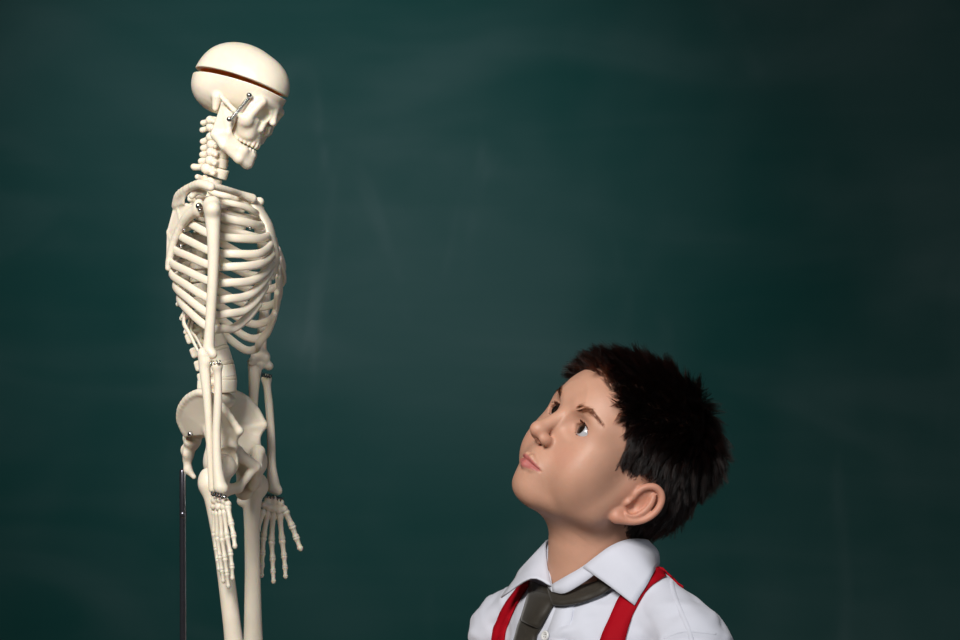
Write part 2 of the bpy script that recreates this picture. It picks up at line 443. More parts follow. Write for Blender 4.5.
F.sub(ell((-2, 0, 50), (85, 61, 61))).sub(ell((-36, 0, 22), (50, 52, 46))).sub(ell((46, 0, 56), (39, 45, 43)))
F.cut(CUT_HI, 1.0)
V, Q = F.mesh(2)
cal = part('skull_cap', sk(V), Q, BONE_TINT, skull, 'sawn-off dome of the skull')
vcol(cal, np.where(inside(V)[:, None], INNER_GLOW, BONE_C))
# mandible with its teeth
F = Field((-8, -66, -122), (108, 66, 6), 1.35)
for s in (-1, 1):
    F.chain([(86, 0, -100), (76, s*20, -98), (45, s*39, -88), (22, s*46, -76)], [9, 9, 8, 8], 6)
    F.chain([(87, 0, -80), (77, s*19, -80), (50, s*32, -76), (28, s*40, -70)], [7, 7, 7, 7], 8)
    F.add(tri((17, s*47, -68), (44, s*42, -60), (13, s*53, -10), 4.2), 6)
    F.add(tri((44, s*42, -60), (13, s*53, -10), (44, s*47, -20), 4.2), 4)
    F.add(tri((20, s*46, -77), (44, s*42, -60), (47, s*37, -88), 5.5), 6)
    F.add(tri((44, s*41, -62), (47, s*38, -88), (78, s*19, -78), 6), 6)
    F.add(tri((47, s*38, -88), (78, s*19, -78), (77, s*20, -99), 7), 6)
    F.add(ell((16, s*53, -8), (6, 8, 6)), 4)
    F.add(cap((43, s*46, -32), (46, s*48, -10), 5, 2.6), 4)
    F.sub(ell((30, s*50, -5), (9, 9, 12)), 3)
for s_ in (-1, 1): F.add(tri((77, s_*20, -80), (77, s_*20, -97), (86, 0, -90), 8), 6)
F.add(ell((86, 0, -100), (9, 15, 9)), 8).add(ell((78, 0, -89), (14, 19, 15)), 8)
for x, y in zip(*arch_pts(87, 25, 42, 14)): F.add(ell((x+1.0, y*1.04, -74.2), (4.4, 3.9, 7.6)), 2.2)
V, Q = F.mesh(2)
jaw = part('mandible', sk(V), Q, BONE, skull)
# jaw springs: rod with two screws on each temple
def screw(c, axis, r, parent, name='screw'):
    axis = np.asarray(axis, float); axis /= np.linalg.norm(axis)
    ref = np.cross(axis, [0.3, 0.2, 1.0])
    vf = sweep([c-axis*r*1.6, c, c+axis*r*0.5], [r*.5, r, r*.9], [r*.5, r, r*.9], ref, 8, 10)
    return part(name, *vf, STEEL, parent)
for s in (-1, 1):
    a, b = sk((60, s*58, 26)), sk((47, s*62, -34))
    ax = sk((0, s, 0)) - sk((0, 0, 0))
    n = 150; t = np.linspace(0, 1, n)
    rad = 1.9
    w = b-a; w = w/np.linalg.norm(w); e1 = np.cross(w, [0, 1, 0.2]); e1 /= np.linalg.norm(e1); e2 = np.cross(w, e1)
    coil = a + (b-a)*t[:, None] + rad*(np.cos(t*2*math.pi*16)[:, None]*e1 + np.sin(t*2*math.pi*16)[:, None]*e2)
    part('jaw_spring', *sweep(coil, .65, .65, w, raw=True, seg=5), STEEL, skull)
    for c in (a, b): screw(c+ax*2.5/np.linalg.norm(ax), ax, 3.0, skull)

# ---- spine
def cyl(a, b, h):
    def f(X, Y, Z): return np.maximum((np.sqrt((X/a)**2 + (Y/b)**2)-1)*min(a, b), np.abs(Z)-h)
    return f, (np.array([-a, -b, -h]), np.array([a, b, h]))
def vertebra(kind):
    if kind == 'c':
        F = Field((-24, -17, -10), (10, 17, 10), 0.75)
        F.add(cyl(8, 8, 4.4)); [F.add(ell((-6, s*9, 0), (4.6, 4.4, 4.8)), 2) for s in (-1, 1)]
        [F.add(cap((0, s*8, 0), (1, s*13, -1.5), 2.8, 2.4), 2) for s in (-1, 1)]
        [F.add(cap((-8, s*8, 0), (-12, 0, -1), 2.4, 2.4), 2) for s in (-1, 1)]
        F.add(cap((-12, 0, -1), (-18.5, 0, -3.5), 2.6, 3.2), 2)
    elif kind == 't':
        F = Field((-32, -22, -18), (12, 22, 12), 0.9)
        F.add(cyl(8, 9, 5.4)); [F.add(ell((-10, s*7, 1), (4, 4, 6)), 2) for s in (-1, 1)]
        [F.add(cap((-10, s*7, 1), (-15, s*17, 2), 3, 3.2), 2) for s in (-1, 1)]
        [F.add(cap((-11, s*7, 0), (-15, 0, -1), 2.6, 2.6), 2) for s in (-1, 1)]
        F.add(cap((-15, 0, -1), (-25, 0, -10), 2.6, 2.4), 2)
    else:
        F = Field((-36, -26, -14), (14, 26, 14), 0.9)
        F.add(cyl(9.5, 12.5, 6.0)); [F.add(ell((-12, s*9, 0), (4.5, 4.5, 9.5)), 2) for s in (-1, 1)]
        [F.add(cap((-9, s*9, 1), (-12, s*22, 1), 3, 2.2), 2) for s in (-1, 1)]
        [F.add(cap((-12, s*8, 0), (-17, 0, 0), 3, 3), 2) for s in (-1, 1)]
        F.add(box((-23.5, 0, -1), (6.5, 2.6, 5.4), rnd=2.2), 2)
    V, Q = F.mesh(1)
    return build_mesh('vertebra', V*0.001, Q, BONE)
VM = {k: vertebra(k) for k in 'ctl'}
def disc_mesh():
    F = Field((-13, -16, -5), (13, 16, 5), 0.8); F.add(cyl(10, 13, 1.6)); F.add(cyl(9, 12, 2.2), 1)
    return build_mesh('intervertebral_disc', F.mesh(1)[0]*0.001, F.mesh(1)[1], DISC)
DM = disc_mesh()
knots = np.array([(219, 121), (219, 133), (220.5, 146), (220, 160), (217.5, 173), (214, 184), (207, 208), (200, 236), (197, 262), (199, 288), (205, 312), (213, 334), (221, 356), (226, 376), (226, 391)], float)
dk = catmull(knots, 400); cum = np.r_[0, np.cumsum(np.hypot(*np.diff(dk, axis=0).T))]
def spine_at(py):
    i = int(np.argmin(np.abs(dk[:, 1]-py))); i = min(max(i, 1), len(dk)-2)
    t = dk[i-1]-dk[i+1]; t /= np.hypot(*t)
    return dk[i], t                       # t points up the spine (pixels, y down)
def place(me, name, py, sc, tilt=0.0, szl=1.0):
    p, t = spine_at(py); f = (p[0]-BX)/CB
    o = C(p[0], p[1], -SB*f)
    up = F_B*(t[0]/CB) + U_B*(-t[1]); up /= np.linalg.norm(up)
    if tilt: up = up*math.cos(tilt) + F_B*math.sin(tilt); up /= np.linalg.norm(up)
    fw = F_B - up*np.dot(F_B, up); fw /= np.linalg.norm(fw); lf = np.cross(up, fw)
    w = to_world(o)
    M = Matrix([[fw[i]*sc[0], lf[i]*sc[1], up[i]*sc[2], w[i]] for i in range(3)] + [[0, 0, 0, 1]])
    return add_obj(name, me, skel, matrix=M)
for i, y in enumerate((120, 128.5, 137, 145.5, 154, 162.5, 172)):
    s = 0.92 + 0.03*i
    place(VM['c'], 'vertebra', y, (s*(1.25 if i == 6 else 1), s*(1.15 if i == 0 else 1), s), tilt=0.12)
TY = [183, 194, 205, 216.5, 228, 240, 252, 264, 276.5, 289, 301.5, 314]
for i, y in enumerate(TY):
    s = 0.86 + 0.018*i; place(VM['t'], 'vertebra', y, (s, s, s*1.02))
LY = [328, 342.5, 357, 371.5, 385.5]
for i, y in enumerate(LY):
    s = 0.98 + 0.015*i; place(VM['l'], 'vertebra', y, (s, s, s))
for y in (335, 349.7, 364.2, 378.5, 392.5): place(DM, 'intervertebral_disc', y, (1.0, 1.0, 1.0))

# ---- ribs and breastbone
RIBS = {  # rear, side, fore, end positions in the picture plane, half breadth, end offset from the midline
 1: ((207, 184), (214, 193), (234, 199), (248, 203), 30, 11),
 2: ((197, 197), (215, 200), (245, 207), (256.5, 213), 46, 11),
 3: ((189, 209), (214, 215), (248, 223), (262, 226), 57, 11),
 4: ((183, 218), (213, 235), (250, 239), (268, 236), 63, 12),
 5: ((177, 233), (213, 252), (257, 254), (271, 245), 67, 12),
 6: ((173, 248), (213, 266), (256, 265), (273, 255), 70, 11),
 7: ((170, 261), (212, 282), (251, 281), (273, 264), 72, 9),
 8: ((170.5, 273), (211, 299), (247, 296), (271, 272), 72, 13),
 9: ((174, 285), (210, 314), (243, 311), (266, 286), 70, 20),
 10: ((178, 298), (208, 327), (234, 328), (259, 303), 65, 29),
 11: ((185, 314), (189, 333), (198, 351), None, 52, 0),
 12: ((191, 326), (196, 338), (203, 351), None, 34, 0)}
CEN = np.array([0, 0, 0])
def rib_pts(i, side):
    rear, mid, fore, end, w, e = RIBS[i]
    def Q(p, l):
        if side < 0: return B(p[0], p[1], -l)
        return B(p[0] + 2*SB*l - 0.07*l, p[1] + 0.34*l, l)
    p, t = spine_at(TY[i-1]); zoff = 1.0
    P = [Q((p[0]-7, p[1]-2), 7), Q((p[0]-12, p[1]), 14)]
    P.append(Q(rear, .62*w)); P.append(Q(((rear[0]*.5+mid[0]*.5)-3, rear[1]*.5+mid[1]*.5), .90*w))
    if i <= 10:
        P += [Q(mid, w), Q(((mid[0]+fore[0])*.5+2, (mid[1]+fore[1])*.5+(1 if i > 2 else 0)), .93*w), Q(fore, .70*w), Q(((fore[0]+end[0])*.5+2, (fore[1]+end[1])*.5+1.0), (.70*w+e)*.5), Q(end, e)]
    else:
        P += [Q(mid, w*.95), Q(fore, w)]
    return np.array(P)
for side in (-1, 1):
    for i in range(1, 13):
        P = catmull(rib_pts(i, side), 44)
        c = B(spine_at(TY[i-1])[0][0] + 30, 250, 0)
        N = P - np.array([c[0], c[1], 0]); N[:, 2] = 0; N /= np.linalg.norm(N, axis=1)[:, None]
        n = len(P)
        hh = 4.2 if i > 2 else 3.2
        if i >= 11: rb = [2.6, 3.0, 2.8, 2.4, 1.4]; ra = [2, 1.8, 1.8, 1.6, 1.2]
        else: rb = [2.6, 3.0, hh, hh, hh, hh, hh+.3, hh+.3, hh]; ra = [2.2, 2.1, 2.0, 2.0, 2.1, 2.3, 2.6, 2.8, 2.8]
        part('rib', *sweep(P, ra, rb, N, raw=True, seg=10), BONE, skel)
st = [B(250.5, 197, 0), B(258, 208, 0), B(268, 224, 0), B(272, 240, 0), B(275, 254, 0), B(275, 268, 0), B(273, 279, 0)]
part('sternum', *sweep(st, [3.2, 3.2, 3, 2.8, 2.8, 2.2, 1.2], [12, 11, 9.5, 10.5, 10, 5, 2.5], F_B, 24, 14), BONE, skel)

# ---- shoulder girdle and arms
def mirror_pt(px, py, l): return B(px + 2*SB*abs(l), py + 0.28*abs(l), abs(l))
for side in (-1, 1):
    Q = (lambda px, py, l: B(px, py, l)) if side < 0 else mirror_pt
    # clavicle
    pts, rad = dense([Q(203, 184, -72), Q(214, 186, -66), Q(228, 190, -48), Q(240, 194, -26), Q(252, 198.5, -12)], [3.6, 3.2, 3.2, 3.4, 4.8])
    bone_chain('clavicle', pts, rad, 0)
    # scapula: blade, spine with acromion, coracoid, socket
    sup, inf, gl = Q(177, 202, -36), Q(168.5, 268, -46), Q(199, 208, -66)
    mid1 = Q(169, 232, -40)
    A = np.array([sup, inf, gl, Q(216, 184, -78)]); F = Field(A.min(0)-12, A.max(0)+12, 0.9)
    P1 = Q(182, 225, -54); P2 = Q(173, 245, -48)
    F.add(tri(sup, mid1, P1, 1.5)).add(tri(sup, P1, gl, 1.5), 2).add(tri(mid1, P2, P1, 1.5), 2).add(tri(mid1, inf, P2, 1.5), 2)
    pp, rr = dense([gl, Q(188, 216, -60), P1, P2, inf], [5, 3.6, 2.8, 2.4, 2.4]); F.chain(pp, rr, 4)
    F.chain([sup, mid1, inf], [1.8, 1.8, 2.4], 2)
    p_, r_ = dense([Q(174.5, 206, -40), Q(178, 195, -50), Q(188, 188, -62), Q(200, 184, -74), Q(211, 187, -80)], [2.4, 3.0, 3.2, 4.2, 4.2]); F.chain(p_, r_, 2)
    F.add(tri(Q(175, 206, -40), Q(187, 189, -62), Q(183, 203, -54), 1.2), 5)
    F.chain([Q(192, 196, -60), Q(197, 191, -60), Q(204, 193, -62)], [3.2, 3.4, 3.0], 2)
    F.add(ell(gl, (6, 6, 9)), 3)
    field_part('scapula', F, skel, smooth=5)
def humerus(head, knob, pts, rad, epi):
    P, R = dense(pts, rad, 14)
    bone_chain('humerus', P, R, 0, extra=[(ell(head, 9), 5), (ell(knob, 6.5), 5)] + [(ell(c, r), 5) for c, r in epi])
humerus(B(212, 205, -82), B(213, 209, -92), [B(212.5, 212, -87), B(213.5, 240, -88), B(213, 275, -89), B(211, 310, -90), B(209.5, 335, -90), B(208.5, 349, -90)],
        [8, 6, 5.2, 5, 5, 6], [(B(203.5, 353, -84), 4.5), (B(213, 354.5, -92), 4.2), (B(207, 355, -88), 4.4)])
humerus(B(263, 229, 80), B(265, 232, 88), [B(264, 236, 85), B(266, 270, 90), B(265, 305, 92), B(262, 335, 94), B(260, 352, 95)],
        [8, 6.2, 5.2, 5, 6.5], [(B(251.5, 362, 88), 4.2), (B(269, 366, 102), 4.6), (B(260, 366, 95), 4.2), (B(256, 355, 92), 5), (B(265, 357, 98), 5.5)])
def longbone(name, pts, rad, epi):
    P, R = dense(pts, rad, 18)
    return bone_chain(name, P, R, 0, extra=[(ell(c, r), 4) for c, r in epi], vox=0.8)
longbone('ulna', [B(204, 356, -92), B(205, 372, -93), B(207.5, 400, -94), B(209.5, 435, -95), B(211, 468, -96), B(212.5, 489, -97)], [6, 5.4, 4.2, 3.8, 3.4, 3.8], [(B(203, 352, -92), 4.5), (B(207, 362, -92), 4.2)])
longbone('radius', [B(217, 367, -96), B(218, 378, -96), B(218, 400, -97), B(216.5, 435, -99), B(217.5, 467, -101), B(220, 487, -102)], [4.4, 3.6, 4.0, 4.0, 4.8, 6.6], [(B(217, 365.5, -96), 4.8), (B(223.5, 489, -102), 4.2)])
longbone('ulna', [B(255, 369, 95), B(254, 385, 96), B(253.5, 410, 97), B(255, 440, 98), B(258, 470, 99), B(263, 489, 100)], [7, 5.6, 4.2, 3.8, 3.6, 4], [(B(252, 364, 92), 4)])
longbone('radius', [B(266.5, 380, 100), B(267.5, 390, 100), B(269, 405, 101), B(271, 435, 103), B(271.5, 465, 105), B(273.5, 487, 106)], [4.4, 3.8, 4.2, 4.2, 4.6, 7], [(B(266.5, 378.5, 100), 4.8), (B(278, 491, 107), 4.4)])
# hands: each hand is its wrist bones plus finger bones
def phal(a, b, r, parent, name):
    a, b = np.asarray(a, float), np.asarray(b, float)
    P = [a, a+(b-a)*.12, a+(b-a)*.3, a+(b-a)*.7, a+(b-a)*.9, b]
    ref = np.cross(b-a, [0.2, 1, 0.1])
    return part(name, *sweep(P, [r*.95, r*1.18, r*.8, r*.72, r*1.02, r*.85], [r*.95, r*1.18, r*.8, r*.72, r*1.02, r*.85], ref, 12, 8), BONE, parent)
def hand(wrist, spots, fingers, lbl):
    A = np.array([p for p, r in spots]); F = Field(A.min(0)-9, A.max(0)+9, 0.7)
    for p, r in spots: F.add(ell(p, r), 1.6)
    h = field_part('hand', F, skel, label=lbl)
    for pts, r in fingers:
        for j in range(len(pts)-1):
            phal(pts[j], pts[j+1], r*(1-.08*j), h, 'metacarpal' if j == 0 else 'phalanx')
hand(None, [(B(215, 500, -98), 4.2), (B(220, 499, -101), 4.2), (B(225, 501, -105), 4.0), (B(214, 506, -96), 3.8), (B(219, 507, -100), 4.2), (B(224, 507, -104), 4.2), (B(228, 504, -108), 3.4)],
     [([B(227.5, 506, -108), B(231, 523, -114), B(233.5, 535, -117), B(235, 547, -119)], 3.25),
      ([B(224, 510, -105), B(227, 536, -108), B(230.5, 553, -110), B(232, 566, -110), B(232.5, 579, -109)], 3.02),
      ([B(220.5, 511, -101), B(222, 538, -103), B(225, 558, -105), B(227, 573, -105), B(228.5, 587, -104)], 3.02),
      ([B(217, 511, -97), B(217.5, 537, -97), B(220, 556, -98), B(222, 570, -98), B(223.5, 582, -98)], 2.91),
      ([B(214, 510, -93), B(214, 533, -91), B(216, 548, -90), B(217.5, 559, -90), B(219, 570, -90)], 2.69)], 'bony hand hanging in front of the thigh bones')
hand(None, [(B(268, 500, 98), 4.2), (B(274, 500, 101), 4.6), (B(280, 503, 105), 4.4), (B(268, 507, 96), 4.2), (B(273, 508, 100), 4.6), (B(279, 510, 104), 4.6), (B(284, 509, 108), 4.0), (B(264, 505, 94), 3.6)],
     [([B(285, 511, 109), B(292, 526, 114), B(296, 537, 117), B(300.5, 549, 119)], 4.00),
      ([B(279.5, 514, 105), B(282, 540, 108), B(284, 556, 108), B(285, 567, 107), B(285.5, 577, 105)], 3.62),
      ([B(273, 514, 101), B(271.5, 541, 103), B(272.5, 558, 103), B(273, 571, 102), B(273.5, 582, 100)], 3.62),
      ([B(267.5, 513, 96), B(263.5, 537, 96), B(262.5, 553, 96), B(262, 565, 95), B(261.5, 576, 94)], 3.50),
      ([B(263, 511, 91), B(257, 532, 88), B(255, 546, 87), B(254, 556, 86), B(253.5, 566, 85)], 3.25)], 'bony hand dangling free with spread fingers')
# dark steel springs that hang forearms and hands, metal shoulder fixings
def spring(a, b, rad, turns, parent, m=DARKSTEEL, wire=.7):
    n = turns*10; t = np.linspace(0, 1, n); w = b-a; w = w/np.linalg.norm(w)
    e1 = np.cross(w, [0.1, 1, 0.3]); e1 /= np.linalg.norm(e1); e2 = np.cross(w, e1)
    coil = a + (b-a)*t[:, None] + rad*(np.cos(t*2*math.pi*turns)[:, None]*e1 + np.sin(t*2*math.pi*turns)[:, None]*e2)
    part('joint_spring', *sweep(coil, wire, wire, w, raw=True, seg=5), m, parent)
spring(B(263, 494.5, 92), B(283, 500, 104), 2.0, 6, skel)
spring(B(262, 374.5, 90), B(271.5, 376.5, 92), 1.8, 4, skel)
spring(B(212, 493.5, -106), B(224, 496.5, -110), 1.8, 4, skel)
spring(B(211, 363.5, -100), B(220, 362, -102), 1.6, 3, skel, STEEL)
screw(B(224.5, 497, -112), [0, -1, 0], 2.4, skel)
screw(B(199, 206, -74), [-.2, -1, 0], 3.4, skel); screw(B(200, 210, -74), [.2, -1, 0], 2.4, skel)
screw(B(184.5, 230, -58), [-.2, -1, 0], 1.6, skel); screw(B(181, 246, -58), [-.2, -1, 0], 2.2, skel)
screw(B(250, 228, -44), [.3, -1, 0], 1.8, skel)

# ---- pelvis
def ilium(Q, crest, ac, name):
    A = np.array([Q(*p) for p in crest] + [Q(*ac)]); F = Field(A.min(0)-22, A.max(0)+30, 1.0)
    return F
def hip(crest, hub, ac, isch, sym_pt, ram, inf, aiis):
    A = np.array(crest+[hub, ac, isch, sym_pt]+ram+inf); F = Field(A.min(0)-20, A.max(0)+20, 1.0)
    for i in range(len(crest)-1): F.add(tri(crest[i], crest[i+1], hub, 2.9), 0)
    c, r = dense(crest, [2.6]*len(crest), 24); F.chain(c, r, 3)
    F.add(tri(crest[-1], aiis, hub, 3.0), 5); F.add(tri(aiis, ac, hub, 4.0), 6); F.add(ell(aiis, 4.5), 5)
    F.add(cap(hub, ac, 6, 14), 8); F.add(ell(ac, 17), 8)
    F.chain(dense([ac, isch], [10, 9], 4)[0], [11, 9, 8, 8.5], 6)
    F.chain([ac]+ram+[sym_pt], [9, 6.5, 5.4], 4)
    F.chain([isch]+inf+[sym_pt], [8, 4.5, 4.2, 5], 4)
    return F
crest_n = [B(186, 434, -22), B(180, 420, -32), B(181, 408, -44), B(188, 398, -56), B(199, 392.5, -66), B(211, 396, -71), B(225, 410, -68), B(239, 431, -60)]
hub_n = B(212, 432, -40); ac_n = B(221, 462, -46)
F = hip(crest_n, hub_n, ac_n, B(219, 491, -36), B(255, 467, -4), [B(236, 452, -32)], [B(238, 488, -22)], B(232, 446, -52))
F.sub(ell(B(226, 463, -63), 16.5), 1.5)
hipn = field_part('hip_bone', F, skel, smooth=12)
crest_f = [B(203, 432, 22), B(210, 412, 36), B(220, 398, 50), B(233, 393, 60), B(247, 400, 66), B(257, 412, 64), B(263.5, 425, 56)]
hub_f = B(232, 430, 38); ac_f = B(250, 462, 44)
F = hip(crest_f, hub_f, ac_f, B(244, 491, 34), B(257, 467, 4), [B(258, 452, 30)], [B(252, 486, 20)], B(254.5, 443, 50))
hipf = field_part('hip_bone', F, skel, smooth=12)
F = Field(B(178, 484, -36)-[25, 20, 6], B(240, 384, 36)+[15, 20, 10], 1.0)
for p, r in (((219, 401), (13, 28, 10)), ((209, 415), (11, 26, 11)), ((200, 428), (9, 22, 10)), ((192.5, 441), (6.8, 15, 9)), ((188.5, 453), (5, 9.5, 8))):
    F.add(ell(B(p[0], p[1], 0), r, [F_B, L_B, U_B]), 6)
F.chain([B(187, 460, 0), B(188, 470, 0), B(194, 477, 0)], [4.4, 3.6, 2.4], 4)
for py, px in ((412, 199), (425, 191), (438, 184.5), (450, 182.5)): F.add(ell(B(px+1.5, py, 0), (3.5, 3, 5)), 4)
field_part('sacrum', F, skel)
screw(B(190.5, 434, -44), [-.1, -1, 0], 3.0, skel)

# ---- thigh bones and lower legs
def femur(head, tro, pts, rad, lesser, knee):
    P, R = dense(pts, rad, 22)
    A = np.array(P+[head, tro]+knee); F = Field(A.min(0)-18, A.max(0)+18, 1.1)
    F.chain(P, R, 0); F.add(ell(head, 13)); F.add(cap(head, P[0], 8, 9), 6); F.add(ell(tro, (9, 9, 11)), 6); F.add(ell(lesser, 5.5), 5)
    for kx in knee: F.add(ell(kx, (13, 12, 12)), 6)
    return field_part('femur', F, skel)
femur(B(223, 467, -58), B(208, 479, -80), [B(210, 486, -80), B(214, 502, -80), B(219.5, 532, -78), B(225, 568, -74), B(232, 625, -68), B(236, 660, -66), B(240, 690, -62)],
      [9.4, 8.6, 8.2, 8.2, 8.6, 10, 13], B(222, 500, -72), [B(234, 698, -76), B(248, 700, -50)])
femur(B(250, 476, 55), B(258.5, 484, 78), [B(256, 488, 76), B(252.5, 500, 76), B(252, 530, 75), B(252.5, 568, 72), B(253, 625, 66), B(253.5, 660, 64), B(254, 690, 62)],
      [10.5, 9.6, 8.0, 7.8, 9.2, 11, 13], B(242, 501, 70), [B(248, 698, 52), B(261, 702, 74)])
def BF(px, py, l):
    p = B(px, py, l); p[2] = 320-py; return p
for l, x0 in ((-62, 241), (62, 255)):
    longbone('tibia', [BF(x0, 712, l), BF(x0+1, 740, l), BF(x0, 790, l), BF(x0-2, 850, l), BF(x0-2, 868, l)], [13, 8, 6.5, 6, 8], [])
    longbone('fibula', [BF(x0-6, 722, l*1.22), BF(x0-7, 790, l*1.25), BF(x0-6, 872, l*1.22)], [4, 3, 4.4], [])
    P = [BF(x0-14, 880, l), BF(x0, 878, l), BF(x0+20, 883, l*1.05), BF(x0+46, 886, l*1.1)]
    A = np.array(P); F = Field(A.min(0)-16, A.max(0)+16, 1.2); F.chain(P, [7, 8, 6.5, 3.5], 0)
    for dl in (-10, -4, 2, 8): F.chain([BF(x0+12, 882, l+dl*.6), BF(x0+50-abs(dl), 887, l+dl)], [4, 2.6], 1)
    field_part('foot', F, skel)
# ---- stand: thin steel pole behind the pelvis on a round base
pole = part('stand_pole', *sweep([B(183, 884, 3), B(183, 700, 3), B(182.5, 471, 3)], 3.1, 3.1, [1, 0, 0], 12, 14), POLE, skel)
part('pole_highlight', *sweep([B(185.4, 884, -1), B(185.4, 700, -1), B(184.9, 471, -1)], 0.9, 0.9, [1, 0, 0], 12, 8), STEEL, skel)  # thin silver rod added as the bright highlight along the pole's right edge
part('pole_cap', *sweep([B(185, 472, 3), B(186.5, 466, 3)], 2.2, 2.2, [1, 0, 0], 4, 10), STEEL, skel)
part('pole_collar', *sweep([B(183, 516, 3), B(183, 513.5, 3)], 3.7, 3.7, [1, 0, 0], 4, 14), POLE, skel)
# ------------------------------------------------------------------ the boy: head and neck
R_H = pose(math.radians(34.5), math.radians(34), math.radians(-1), -1)
O_H = C(600.5, 468, 0); S_H = 0.915
def hd(v): return O_H + S_H*(np.asarray(v, float) @ R_H)
def hd_inv(w): return ((np.asarray(w, float)-O_H)/S_H) @ R_H.T
boy = thing('person', 'boy in white shirt, olive tie and red braces gazing up at the skeleton', 'person', to_world(C(596, 1640, 20)))
SKIN_C = np.array((0.56, 0.305, 0.210))
SKIN = mat('skin', SKIN_C, 0.50, 0.42, sss=0.18, sss_r=(1.0, 0.35, 0.18), sss_s=0.006, var=0.05, var_scale=45, bump=0.10, bump_scale=350, attr='tint')
NB = hd_inv(C(587, 612, 18)); NT = np.array((-10, 0, -32.))
F = Field((-112, -92, -190), (112, 92, 132), 1.35)
F.add(ell((-17, 0, 46), (99, 71, 77)))
F.add(ell((28, 0, 48), (60, 60, 52)), 20).add(ell((-56, 0, 8), (57, 60, 54)), 20)
F.add(ell((28, 0, -4), (55, 56, 62)), 20)
sym(F, 'add', lambda s: cap((60, s*12, -58), (12, s*45, -38), 14, 17), 14)
sym(F, 'add', lambda s: cap((12, s*46, -36), (0, s*54, 0), 17, 16), 14)
F.add(ell((63, 0, -59), (18, 20, 16)), 14)
sym(F, 'add', lambda s: ell((48, s*33, -18), (25, 23, 27)), 14)
F.add(ell((66, 0, -36), (21, 26, 25)), 12)
sym(F, 'add', lambda s: ell((30, s*40, -22), (34, 21, 34)), 22)
F.add(ell((30, 0, -54), (34, 30, 22)), 18)
# neck and shoulders root
F.chain([NT, NB], [43, 46], 26)
sym(F, 'add', lambda s: cap((76, s*14, 41), (62, s*44, 39), 9, 8), 12)
sym(F, 'add', lambda s: ell((46, s*43, 8), (20, 15, 34)), 22)
# eye sockets, lids
EYE = np.array((63.5, 29, 24.)); ER = 12.0; TILT = -0.07
sym(F, 'sub', lambda s: ell((90, s*26, 25), (20, 15, 12.5)), 10)
sym(F, 'add', lambda s: ell((EYE[0], s*EYE[1], EYE[2]), ER+1.5), 5)
# nose
F.add(cap((79, 0, 32), (97, 0, 1), 6.5, 8), 9)
F.add(ell((99, 0, -3), (9.5, 9, 8.5)), 5)
sym(F, 'add', lambda s: ell((90, s*10, -7.5), (8.2, 5.4, 6.2)), 5.5)
F.add(cap((90, 0, -12), (94, 0, -10), 4, 4), 3)
sym(F, 'sub', lambda s: ell((94, s*6.2, -14.5), (5, 3.0, 4.5)), 1.5)
# eye openings
def almond(s):
    hw, hh = 13.5, 6.8; R = (hw*hw+hh*hh)/(2*hh); off = R-hh
    def f(X, Y, Z):
        y = s*Y-EYE[1]; z = Z-EYE[2]-TILT*y
        a = np.sqrt(y*y+(z+off)**2)-R; b = np.sqrt(y*y+(z-off*0.9)**2)-(R-off*0.1)
        return np.maximum(np.maximum(a, b), 60-X)
    return f, (np.array([58, s*EYE[1]-16, EYE[2]-12]), np.array([90, s*EYE[1]+16, EYE[2]+12]))
sym(F, 'sub', almond, 0.8)
# lips
for s in (-1, 1):
    F.chain([(88, 0, -32.6), (87.6, s*4, -31.6), (84.2, s*11, -34), (78.5, s*18.5, -36.8)], [3.2, 3.4, 3.0, 1.6], 3)
    F.chain([(86.5, 0, -41.6), (82.8, s*10, -40.6), (78, s*18, -37.6)], [4.2, 3.6, 1.5], 3)
for s in (-1, 1): F.sub(cap((92, 0, -36.9), (85.4, s*12, -37.3), 1.0), 1.6); F.sub(cap((85.4, s*12, -37.3), (79, s*20, -37.5), 0.9), 1.6)
F.sub(ell((93, 0, -24), (3.2, 3, 8)), 4)
# ears: e1 along the ear, e2 to the back, e3 outwards
def ear_frame(s):
    e1 = np.array((-0.22, s*0.10, 0.97)); e1 /= np.linalg.norm(e1)
    e3 = np.array((0.34, s*0.94, 0)); e3 -= e1*e1.dot(e3); e3 /= np.linalg.norm(e3)
    e2 = np.cross(e3, e1)*(-s); 
    if e2[0] > 0: e2 = -e2
    return e1, e2, e3
EAR_O = np.array((-6, 65., -9))
for s in (-1, 1):
    e1, e2, e3 = ear_frame(s); O = EAR_O*[1, s, 1]
    q = lambda a, b, c: O + a*e1 + b*e2 + c*e3            # along, back, out
    Rm = np.stack([e1, e2, e3])
    F.add(ell(q(4, 10, 4), (27, 16, 5), Rm), 4)
    F.sub(ell(q(4, 10, 11), (24, 13.5, 6), Rm), 3)
    hl = [q(2, 4, 3), q(8, -2, 6), q(20, -2, 7), q(29, 4, 8), q(31, 13, 9), q(26, 21, 10.5), q(15, 25.5, 12), q(2, 25, 12), q(-9, 20, 11), q(-17, 12, 9), q(-22, 4, 7)]
    pp, rr = dense(hl, [2.6, 3, 3.2, 3.4, 3.4, 3.4, 3.4, 3.2, 3.2, 4, 5.5], 34); F.chain(pp, rr, 2)
    F.add(ell(q(-21, 2, 5.5), (8.5, 8, 5), Rm), 4)
    ah = [q(23, 12, 8), q(15, 16, 9.5), q(4, 17.5, 10), q(-7, 13.5, 9.5), q(-11, 7, 8.5)]
    pp, rr = dense(ah, [2.4, 3, 3.2, 3.2, 3], 16); F.chain(pp, rr, 2)
    F.sub(ell(q(-1, 7, 9), (9, 6.5, 7), Rm), 2)
    F.add(ell(q(-2, -1.5, 6), (5.5, 3.2, 4.5), Rm), 2.5)
V, Q = F.mesh(1)
x, y, z = V.T; ay = np.abs(y)
tint = np.tile(SKIN_C, (len(V), 1))
def blend(w, col):
    global tint
    w = np.clip(w, 0, 1)[:, None]; tint = tint*(1-w) + np.array(col)*w
